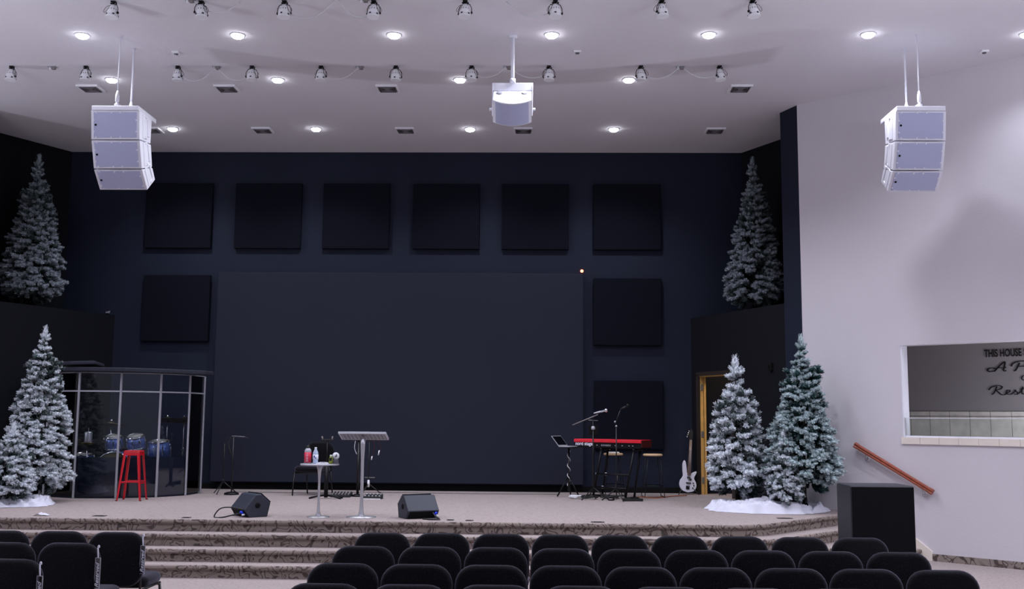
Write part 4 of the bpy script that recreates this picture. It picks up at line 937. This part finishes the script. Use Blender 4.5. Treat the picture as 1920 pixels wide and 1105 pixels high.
t = thing('foot_pedal', 'flat black foot pedal unit on the floor under the keyboard right end', 'pedal', (1.55, 17.2, HS), R(6)); MB().box((0, 0, .02), (.32, .14, .04)).build('case', MT['rubber'], t, .005); MB().box((.04, -.01, .05), (.12, .09, .02), T(0, 0, 0, R(6))).build('treadle', MT['dark'], t, .004)
t = thing('sustain_pedal', 'small black sustain pedal on the floor below the keyboard middle', 'pedal', (1.22, 17.35, HS), R(-10)); MB().box((0, 0, .02), (.09, .2, .04)).build('case', MT['rubber'], t, .005); MB().box((0, -.08, .05), (.06, .12, .012), T(0, 0, 0, R(8))).build('treadle', MT['chrome'], t)
rg = random.Random(5)
def coil(label, name, x, y, r, n, m, th, cat='cable'):
    pts = []
    for k_ in range(n):
        a = k_ * .9; pts.append((x + r * (1 + .5 * math.sin(k_ * 1.7)) * math.cos(a) + rg.uniform(-.04, .04), y + r * .7 * math.sin(a) + rg.uniform(-.03, .03), HS + th + .004 + .018 * abs(math.sin(k_ * 1.3)) + .0012 * k_))
    tag(MB().tube(smooth_path(pts, 5), th, 6).build(name, m), label, cat)
coil('tangle of white cable on the floor at the laptop stand foot', 'cable_coil', .62, 17.55, .1, 22, MT['wcable'], .01)
coil('tangle of black cable on the floor under the keyboard left end', 'cable_coil', .86, 17.5, .13, 26, MT['kcable'], .009)
coil('tangle of black cable on the floor under the keyboard middle', 'cable_coil', 1.2, 17.6, .14, 26, MT['kcable'], .009)
tag(MB().tube(smooth_path([(1.5, 17.6, HS + .01), (1.75, 17.95, HS + .012), (2.0, 17.8, HS + .01), (2.3, 18.2, HS + .012), (2.6, 18.45, HS + .01)]), .008, 6).build('floor_cable', MT['orange']), 'thin orange cable on the floor from the keyboard to the guitar', 'cable')
tag(MB().tube(smooth_path([(-5.3, 18.3, HS + .008), (-4.0, 18.25, HS + .008), (-2.6, 18.5, HS + .008), (-1.0, 18.45, HS + .008), (.4, 18.5, HS + .008)], 8), .009, 6).build('floor_cable', MT['gcable']), 'long grey cable lying along the floor below the screen', 'cable')

# bass guitar
t = thing('bass_guitar', 'white electric bass guitar leaning upright at the right of the stage', 'guitar', (2.66, 18.75, HS + .04), 0)
GM = T(0, 0, 0, R(-8), R(6), R(6))
out = smooth_path([(0, 0, 0), (-.1, 0, .03), (-.155, 0, .11), (-.15, 0, .2), (-.105, 0, .28), (-.115, 0, .38), (-.12, 0, .5), (-.095, 0, .56), (-.065, 0, .52), (-.045, 0, .42), (-.03, 0, .34), (.03, 0, .33), (.07, 0, .36), (.13, 0, .385), (.135, 0, .35), (.1, 0, .26), (.14, 0, .18), (.145, 0, .1), (.1, 0, .03), (0, 0, 0)], 5)[:-1]
bd = MB().prism([(p.x, p.z) for p in out], -.02, .02, GM, axis='y').build('body', MT['bass'], t, .008)
MB().box((0, -.028, .26), (.06, .014, .03), GM).box((.025, -.028, .23), (.05, .014, .03), GM).box((0, -.028, .165), (.085, .014, .022), GM).build('pickup', MT['cap'], bd)
MB().box((-.01, -.028, .085), (.06, .016, .06), GM).build('bridge', MT['dark'], bd)
b = MB()
for z_, x_ in ((.17, .085), (.13, .1), (.085, .08)): b.lathe([(.012, 0), (.011, .018), (0, .02)], 12, GM @ T(x_, -.02, z_, R(90)))
b.build('knob', MT['cap'], bd)
nk = MB().prism([(-.03, .3), (.03, .3), (.021, .93), (-.021, .93)], -.04, -.018, GM, axis='y').build('neck', MT['neck'], t, .004)
MB().prism([(-.03, .3), (.03, .3), (.0235, .75), (-.0235, .75)], -.046, -.04, GM, axis='y').build('fingerboard', MT['fret'], nk)
MB().prism([(-.021, .75 + .18), (.021, .93), (.035, .98), (.03, 1.1), (-.01, 1.13), (-.035, 1.0)], -.032, -.014, GM, axis='y').build('headstock', MT['cap'], t, .003)
b = MB()
for k_ in range(4): b.lathe([(.01, 0), (.01, .03), (.014, .035), (.014, .05)], 10, GM @ T(-.03 + .01 * k_, -.02, .98 + .035 * k_, 0, -PI / 2))
b.build('tuning_peg', MT['chrome'], t)
b = MB()
for k_ in range(4): b.tube([GM @ Vector((-.018 + k_ * .012, -.05, .09)), GM @ Vector((-.012 + k_ * .008, -.05, .93))], .0014, 4)
b.build('string', MT['steel'], t)
t = thing('guitar_stand', 'low black stand under the white bass guitar', 'stand', (2.67, 18.78, HS))
MB().tube([(-.02, .08, .02), (.03, .12, .55)], .01, 6).build('upright', MT['blackm'], t)
for a, c_ in (((-.02, .1, .2), (-.18, -.12, .012)), ((0, .1, .2), (.18, -.12, .012)), ((0, .1, .2), (0, .25, .012))): MB().tube([a, c_], .009, 6).build('leg', MT['blackm'], t)
MB().tube([(-.09, -.06, .03), (-.08, .04, .035), (.08, .04, .035), (.09, -.06, .03)], .009, 6).build('cradle', MT['rubber'], t)

# ------------------------------------------------------------------ black box, handrail, lettering
t = thing('subwoofer_box', 'large plain black box standing on the floor before the side steps', 'subwoofer', (3.87, 11.92, 0), R(0))
MB().box((0, .3, .6), (.71, .56, 1.19)).build('cabinet', MT['boxtop'], t, .02); MB().box((0, .012, .6), (.69, .02, 1.165)).build('front_cloth', MT['box'], t, .006)
b = MB()
for sx in (-1, 1):
    for sy in (.1, .5): b.lathe([(.03, 0), (.03, .012)], 12, T(sx * .3, sy, 0))
b.build('foot', MT['rubber'], t)
t = thing('handrail', 'sloping varnished wooden handrail fixed on the beige wall beside the steps', 'handrail')
a, c = Vector((.85, -.075, 1.56)), Vector((1.92, -.075, .955)); d = (c - a).normalized(); an = math.atan2(d.z, d.x)
HM = WR @ Matrix.Translation((a + c) / 2) @ Matrix.Rotation(-an, 4, 'Y'); L = (c - a).length
prof = [(-.03, -.035), (.03, -.035), (.034, -.015), (.022, -.005), (.034, .012), (.03, .03), (0, .038), (-.03, .03), (-.034, .012), (-.022, -.005), (-.034, -.015)]
MB().prism(prof, -L / 2, L / 2, HM, axis='x').build('rail', MT['wood'], t, .003)
for sg in (-1, 1): MB().prism([(x * 1.12, y * 1.12) for x, y in prof], sg * L / 2 - .03, sg * L / 2 + .03, HM, axis='x').build('end_cap', MT['wood'], t, .01)
for sg in (-.36, .4):
    q = HM @ Vector((sg * L, 0, -.03)); w_ = WR.inverted() @ q
    MB().lathe([(.036, 0), (.036, .01), (.014, .016)], 14, WR @ T(w_.x, -.001, w_.z - .085, R(90))).tube([WR @ Vector((w_.x, -.01, w_.z - .085)), WR @ Vector((w_.x, -.06, w_.z - .08)), WR @ Vector((w_.x, -.075, w_.z + .005))], .009, 8).build('bracket', MT['steel'], t)
def nib(strokes, sx, sz, s0, z0, w=.012):
    b = MB()
    for st in strokes:
        pts = smooth_path([(x, 0, y) for x, y in st], 7); vs = []
        for i, p in enumerate(pts):
            dv = pts[min(i + 1, len(pts) - 1)] - pts[max(i - 1, 0)]; dv.normalize() if dv.length > 0 else None
            k_ = .3 + .7 * abs(dv.z); n_ = Vector((dv.z, 0, -dv.x)) * w * k_
            P = Vector((s0 + p.x * sx, 0, z0 + p.z * sz))
            vs += [tuple(P + n_), tuple(P - n_)]
        vs = [(x, 1.546, z) for x, y, z in vs] + [(x, 1.54, z) for x, y, z in vs]; n = len(vs) // 2
        fs = [(2 * i, 2 * i + 1, 2 * i + 3, 2 * i + 2) for i in range(n // 2 - 1)]
        fs += [tuple(n + k_ for k_ in f)[::-1] for f in fs]
        b.add(vs, fs, 0, False, WR)
    return b
A_ = [[(.32, .05), (.1, .0), (-.05, .12), (.02, .32), (.25, .36), (.42, .26)], [(.3, .0), (.45, .3), (.68, .75), (.88, 1.0), (.86, .6), (.8, .2), (.84, .03), (.95, .08)], [(.38, .32), (.6, .38), (.82, .36), (.95, .42)]]
P_ = [[(.3, .85), (.2, .5), (.08, .1), (-.02, .0)], [(-.15, .5), (-.05, .8), (.25, 1.0), (.6, .98), (.7, .75), (.5, .5), (.2, .45)]]
o_ = [[(.5, .95), (.2, .9), (.0, .5), (.15, .08), (.5, .05), (.75, .4), (.65, .8), (.45, .95), (.6, .8), (.9, .85)]]
Rr = [[(.28, .95), (.2, .6), (.1, .2), (-.02, .05)], [(-.15, .55), (-.02, .85), (.3, 1.05), (.55, .9), (.45, .65), (.18, .52)], [(.2, .52), (.35, .3), (.48, .05), (.62, .0), (.75, .12)]]
rest = Rr + [[(.7, .15), (.88, .3), (.95, .45), (.85, .52), (.76, .35), (.8, .1), (.95, .05), (1.1, .2)], [(1.1, .2), (1.25, .5), (1.2, .45), (1.33, .25), (1.3, .05), (1.15, .06)], [(1.33, .1), (1.5, .35), (1.62, .85), (1.55, .4), (1.58, .08), (1.75, .15)], [(1.45, .6), (1.75, .66)], [(2.0, .5), (1.85, .45), (1.76, .25), (1.85, .05), (2.02, .1), (2.08, .35), (2.0, .5), (2.2, .42)], [(2.25, .5), (2.22, .2), (2.2, .03), (2.28, .35), (2.42, .5), (2.5, .42)]]
tv3, tf3 = text_mesh('THIS HOUSE S', .155, .002, .62, 0., .004)
tag(MB().add(tv3, tf3, 0, False, WR @ T(2.165, 1.54, 2.892, PI / 2)).build('wall_lettering', MT['ink']), 'top line of black wall lettering reading THIS HOUSE in the recess', 'lettering')
tag(nib(A_ + [[(x + 1.35, y) for x, y in s] for s in P_], .27, .14, 2.215, 2.67).build('wall_lettering', MT['ink']), 'second line of black script lettering beginning with A in the recess', 'lettering')
tag(nib(o_, .11, .075, 2.68, 2.53, .008).build('wall_lettering', MT['ink']), 'single small black script letter between the lettering lines in the recess', 'lettering')
tag(nib(rest, .272, .135, 2.25, 2.32, .01).build('wall_lettering', MT['ink']), 'lowest line of black script lettering reading Resto in the recess', 'lettering')

# ------------------------------------------------------------------ light, camera
for y in (9.6, 6.2):                              # house downlights over the seating
    for x in (-7, -3.5, 0, 3.5, 7):
        lamp('SPOT', 'house_light', (x, y, ZC - .1), 900 if (x > 6 and y > 9) else 150, spot_size=R(128), spot_blend=.8, shadow_soft_size=.15)
# wall sconces farther along both side walls
for p_, z_, e_ in ((mir(WP(3.4, -.4)), 4.9, 150), (WP(9.5, -.4), 4.6, 200), (mir(WP(9.5, -.4)), 4.6, 200)):
    lamp('POINT', 'wall_sconce_light', (p_[0], p_[1], z_), e_, shadow_soft_size=.12)
# unseen upward area lamps, added over the seating to brighten the ceiling
for x, y, e_ in ((-8.2, 8.4, 260), (-.5, 7.4, 110), (4.8, 7.6, 170), (9.3, 6.4, 190)):
    o = lamp('AREA', 'ceiling_fill_light', (x, y, 4.9), e_, size=1.2); o.rotation_euler = (PI, 0, 0)
lamp('POINT', 'recess_fill_light', (*WP(4.6, .8), 1.75), 110, shadow_soft_size=.15)  # unseen lamp added to brighten the recess wall and lettering
lamp('POINT', 'passage_lamp', (3.85, 17.75, 3.3), 42, (1.0, .72, .36), shadow_soft_size=.12)
w = bpy.data.worlds.new('world'); bpy.context.scene.world = w; w.use_nodes = True
bg = w.node_tree.nodes['Background']; bg.inputs[0].default_value = (.78, .8, 1.0, 1); bg.inputs[1].default_value = .28
cd = bpy.data.cameras.new('camera'); cam = bpy.data.objects.new('camera', cd); col.objects.link(cam)
cd.sensor_fit = 'HORIZONTAL'; cd.sensor_width = 36; cd.lens = 1951.34 / 1920 * 36; cd.clip_end = 100
yaw, pitch, roll = .02519, .11893, .00799
f = Vector((-math.sin(yaw) * math.cos(pitch), math.cos(yaw) * math.cos(pitch), math.sin(pitch)))
r0 = f.cross(Vector((0, 0, 1))).normalized(); u0 = r0.cross(f)
rr = r0 * math.cos(roll) + u0 * math.sin(roll); uu = u0 * math.cos(roll) - r0 * math.sin(roll)
cam.matrix_world = Matrix(((rr.x, uu.x, -f.x, 0), (rr.y, uu.y, -f.y, 0), (rr.z, uu.z, -f.z, 1.91), (0, 0, 0, 1)))
sc = bpy.context.scene; sc.camera = cam
sc.view_settings.view_transform = 'Standard'; sc.view_settings.look = 'None'; sc.view_settings.exposure = 0.
